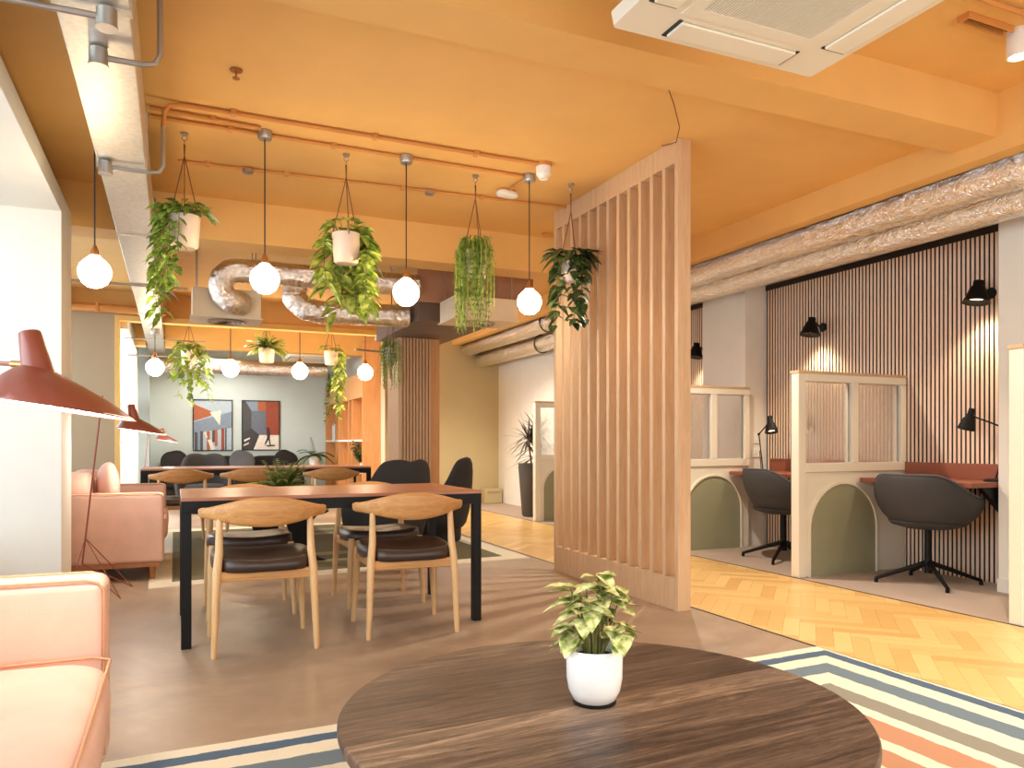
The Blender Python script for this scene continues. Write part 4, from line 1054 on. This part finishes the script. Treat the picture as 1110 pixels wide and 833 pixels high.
# dark sofa below the pictures
s2 = sofa((0, 0, 0), 2.5, 'charcoal sofa along the wall below the pictures', M['blk_fabric'], M['black'], M['leg_wood'], 3, .82, .6); s2.rotation_euler = (0, 0, -PI/2); s2.location = (-.36, 14.97, 0)
for x, a, m, lb in ((1.1, .3, 'grey_cush', 'grey scatter cushion on the charcoal sofa behind the rear chairs'), (-.0, -.2, 'blk_fabric', 'dark scatter cushion at the window end of the charcoal sofa'), (1.85, .45, 'blk_fabric', 'dark scatter cushion at the bookcase end of the charcoal sofa')):
    c = softbox(MB(), -.22, .22, -.06, .06, -.2, .2, e=3).build('scatter_cushion', M[m], smooth=80); c.location = (x, 14.40, .70); c.rotation_euler = (math.radians(-16), a, 0); tag(c, lb, 'cushion', 'cushions on the charcoal sofa')
# bookcase
t = thing('bookcase', 'tall warm oak bookcase with open shelves beside the pictures', 'bookcase', (2.66, 11.8, 0))
LB = 3.17
MB().box(0, .29, 0, .03, 0, 2.62).build('end_panel', M['shelf_wood'], t, smooth=0)
MB().box(.0, .29, LB-.03, LB, 0, 1.74).build('end_panel', M['shelf_wood'], t, smooth=0)
MB().box(.27, .29, .03, LB-.03, 0, 2.13).build('back_panel', M['shelf_wood'], t, smooth=0)
MB().box(0, .27, .03, LB-.03, 1.74, 2.12).build('fascia', M['shelf_wood'], t, smooth=0)
for y in (.75, 1.04, 1.88, 2.12): MB().box(.0, .27, y, y+.035, .08, 1.74).build('upright', M['shelf_wood'], t, smooth=0)
for z in (.08, .55, 1.05):
    MB().box(.005, .27, .03, LB-.03, z, z+.03).build('shelf', M['wall_white'], t, smooth=0)
MB().box(.29, .355, 0, .15, 0, 2.62).build('cream_end_strip', M['panel_white'], t, smooth=0)
bl_ = [('blue', (70, 96, 132)), ('navy', (44, 52, 78)), ('cream', (226, 214, 190)), ('rust', (170, 96, 66)), ('grey', (120, 120, 118))]
for i, (nm, c) in enumerate(bl_):
    h = (.3, .32, .27, .3, .28)[i]; w_ = (.05, .04, .045, .038, .05)[i]; y = 14.2+.06*i
    b = thing('book', '%s book standing on the bookcase shelf at the wall end' % nm, 'book', (2.78, y, 1.0805), 0, 'books on the bookcase')
    MB().box(-.08, .08, 0, w_, 0, h).build('cover', plain('book_%s' % nm, c, .6), b, smooth=0); MB().box(-.083, -.08, .004, w_-.004, .004, h-.004).build('pages', M['wall_white'], b, smooth=0)
def pot_small(t, r, h, m):
    MB().lathe([(.001, 0), (r*.8, 0), (r*.95, h*.3), (r, h), (r*.9, h), (r*.88, h*.85), (.001, h*.84)], n=24).build('pot', m, t); MB().lathe([(.001, h*.88), (r*.87, h*.86), (.001, h*.8)], n=14).build('soil', M['soil'], t)
t = thing('potted_palm', 'small palm in a white pot at the wall end of the bookcase', 'plant', (2.25, 13.75, .0))
MB().box(-.12, .12, -.12, .12, .55, .58).box(-.1, .1, -.1, .1, 0, .02).build('plinth_top', M['wall_white'], t, smooth=0); MB().tube([(0, 0, .02), (0, 0, .55)], .03, 12).build('plinth_post', M['wall_white'], t)
MB().lathe([(.001, .58), (.08, .58), (.09, .8), (.08, .8), (.001, .78)], n=24).build('pot', M['pot_white'], t)
f_ = fern(t, .8, 14, .5, M['leaf_dark'], random.Random(9), .8, .09)
t = thing('potted_shrub', 'leafy dark green plant in a white pot on the bookcase', 'plant', (2.79, 12.3, .5805)); pot_small(t, .06, .12, M['pot_white'])
rr = random.Random(5); f = MB(); s = MB()
for k in range(16):
    a = rr.uniform(0, 6.28); L_ = rr.uniform(.1, .4); p0 = V(0, 0, .1); p1 = V(-.05-.12*rr.random(), .16*math.sin(a), .1+L_)
    s.tube([p0, p0.lerp(p1, .5)+V(0, 0, .03), p1], .003, 4)
    for q in range(5):
        pp = p0.lerp(p1, .4+.15*q); b = rr.uniform(0, 6.28); f.leaf(pp, V(-abs(math.cos(b)), math.sin(b), rr.uniform(-.3, .4)), V(0, 0, 1), .085, .06, .3)
s.build('stems', M['stem'], t); f.build('foliage', M['leaf_dark'], t)
t = thing('trailing_plant', 'green plant trailing down from the bookcase top', 'plant', (2.6, 13.75, 2.125)); pot_small(t, .06, .1, M['pot_white'])
for k in kids(t): k.location.x = .16
vines(t, M['leaf'], random.Random(8), .07, .2, 7, (2.4, 3.9), -.75, .07, .05, .05, .03, 12)
# slender tree by the rear window
t = thing('slender_tree', 'slender leafy tree by the rear window behind the floor lamp', 'plant', (-.82, 11.9, 0)); pot_small(t, .15, .3, M['pot_white'])
s = MB(); f = MB(); rr = random.Random(2)
s.tube([(0, 0, .27), (.02, 0, .9), (0, .02, 1.5), (.02, 0, 1.9)], [.014, .012, .008, .004], 8)
for k in range(26):
    z = rr.uniform(.7, 1.95); a = rr.uniform(0, 6.28); L_ = rr.uniform(.12, .28); p0 = V(.01, 0, z); p1 = p0+V(L_*math.cos(a), L_*math.sin(a), rr.uniform(-.05, .15)); s.tube([p0, p1], .003, 4)
    for q in range(6):
        b = rr.uniform(0, 6.28); f.leaf(p0.lerp(p1, .3+.14*q), V(math.cos(b), math.sin(b), rr.uniform(-.6, .5)), V(0, 0, 1), .07, .026, .2, heart=False)
s.build('trunk', M['leg_wood'], t); f.build('foliage', M['leaf'], t)
# tall dark plant in planter
t = thing('dragon_plant', 'tall dark spiky plant in a charcoal planter beside the far booth divider', 'plant', (4.62, 9.75, 0))
MB().lathe([(.001, 0), (.15, 0), (.17, .03), (.22, .68), (.22, .74), (.2, .74), (.19, .7), (.001, .69)], n=36).build('planter', M['pot_dark'], t); MB().lathe([(.001, .705), (.19, .7), (.001, .69)], n=18).build('soil', M['soil'], t)
rr = random.Random(6); f = MB(); s = MB()
for cx, cy, cz in ((0, 0, .95), (.08, .05, 1.15), (-.07, .03, 1.05), (.0, -.06, .8)):
    s.tube([(cx*.4, cy*.4, .69), (cx, cy, cz)], .014, 8)
    for k in range(34):
        a = k*2.399; el = rr.uniform(-.3, 1.3); f.leaf((cx, cy, cz+.004*k*.3), V(math.cos(a)*math.cos(el), math.sin(a)*math.cos(el), math.sin(el)), V(0, 0, 1), rr.uniform(.3, .5), .028, .35*math.cos(el), .1, heart=False)
s.build('trunk', M['leg_wood'], t); f.build('foliage', M['leaf_dragon'], t)

# ------------------------------------------------------------------ light
def area(name, loc, rot, sx, sy, e, c):
    l = bpy.data.lights.new(name, 'AREA'); l.shape = 'RECTANGLE'; l.size = sx; l.size_y = sy; l.energy = e; l.color = c
    o = bpy.data.objects.new(name, l); COL.objects.link(o); o.location = loc; o.rotation_euler = rot; return o
area('daylight_near_window', (-3.2, 1.2, 1.9), (0, -PI/2, 0), 3.2, 5.4, 200, (.78, .9, 1))
area('fill_recess', (-1.9, 8.6, 1.6), (0, -PI/2, 0), 2.2, 3.8, 38, (.9, .95, 1))  # added fill through the unseen recess window
area('daylight_rear_window', (-1.9, 12.0, 1.6), (0, -PI/2, 0), 2.4, 2.6, 120, (.86, .93, 1))
area('fill_near_end', (2.1, -2.1, 1.6), (PI/2, 0, 0), 6.2, 2.6, 75, (1, .96, .9))  # added frontal fill from behind the camera
w = bpy.data.worlds.new('world'); sc.world = w; w.use_nodes = True
bg = w.node_tree.nodes['Background']; bg.inputs['Color'].default_value = (.78, .88, 1, 1); bg.inputs['Strength'].default_value = .8

sc.view_settings.view_transform = 'Standard'; sc.view_settings.look = 'None'; sc.view_settings.gamma = 1; sc.view_settings.use_curve_mapping = False
sc.view_settings.exposure = 0.75
sc.cycles.max_bounces = 8; sc.cycles.diffuse_bounces = 5; sc.cycles.glossy_bounces = 4; sc.cycles.transmission_bounces = 6; sc.cycles.transparent_max_bounces = 12
sc.cycles.use_denoising = True; sc.cycles.sample_clamp_indirect = 6; sc.cycles.caustics_reflective = False; sc.cycles.caustics_refractive = False
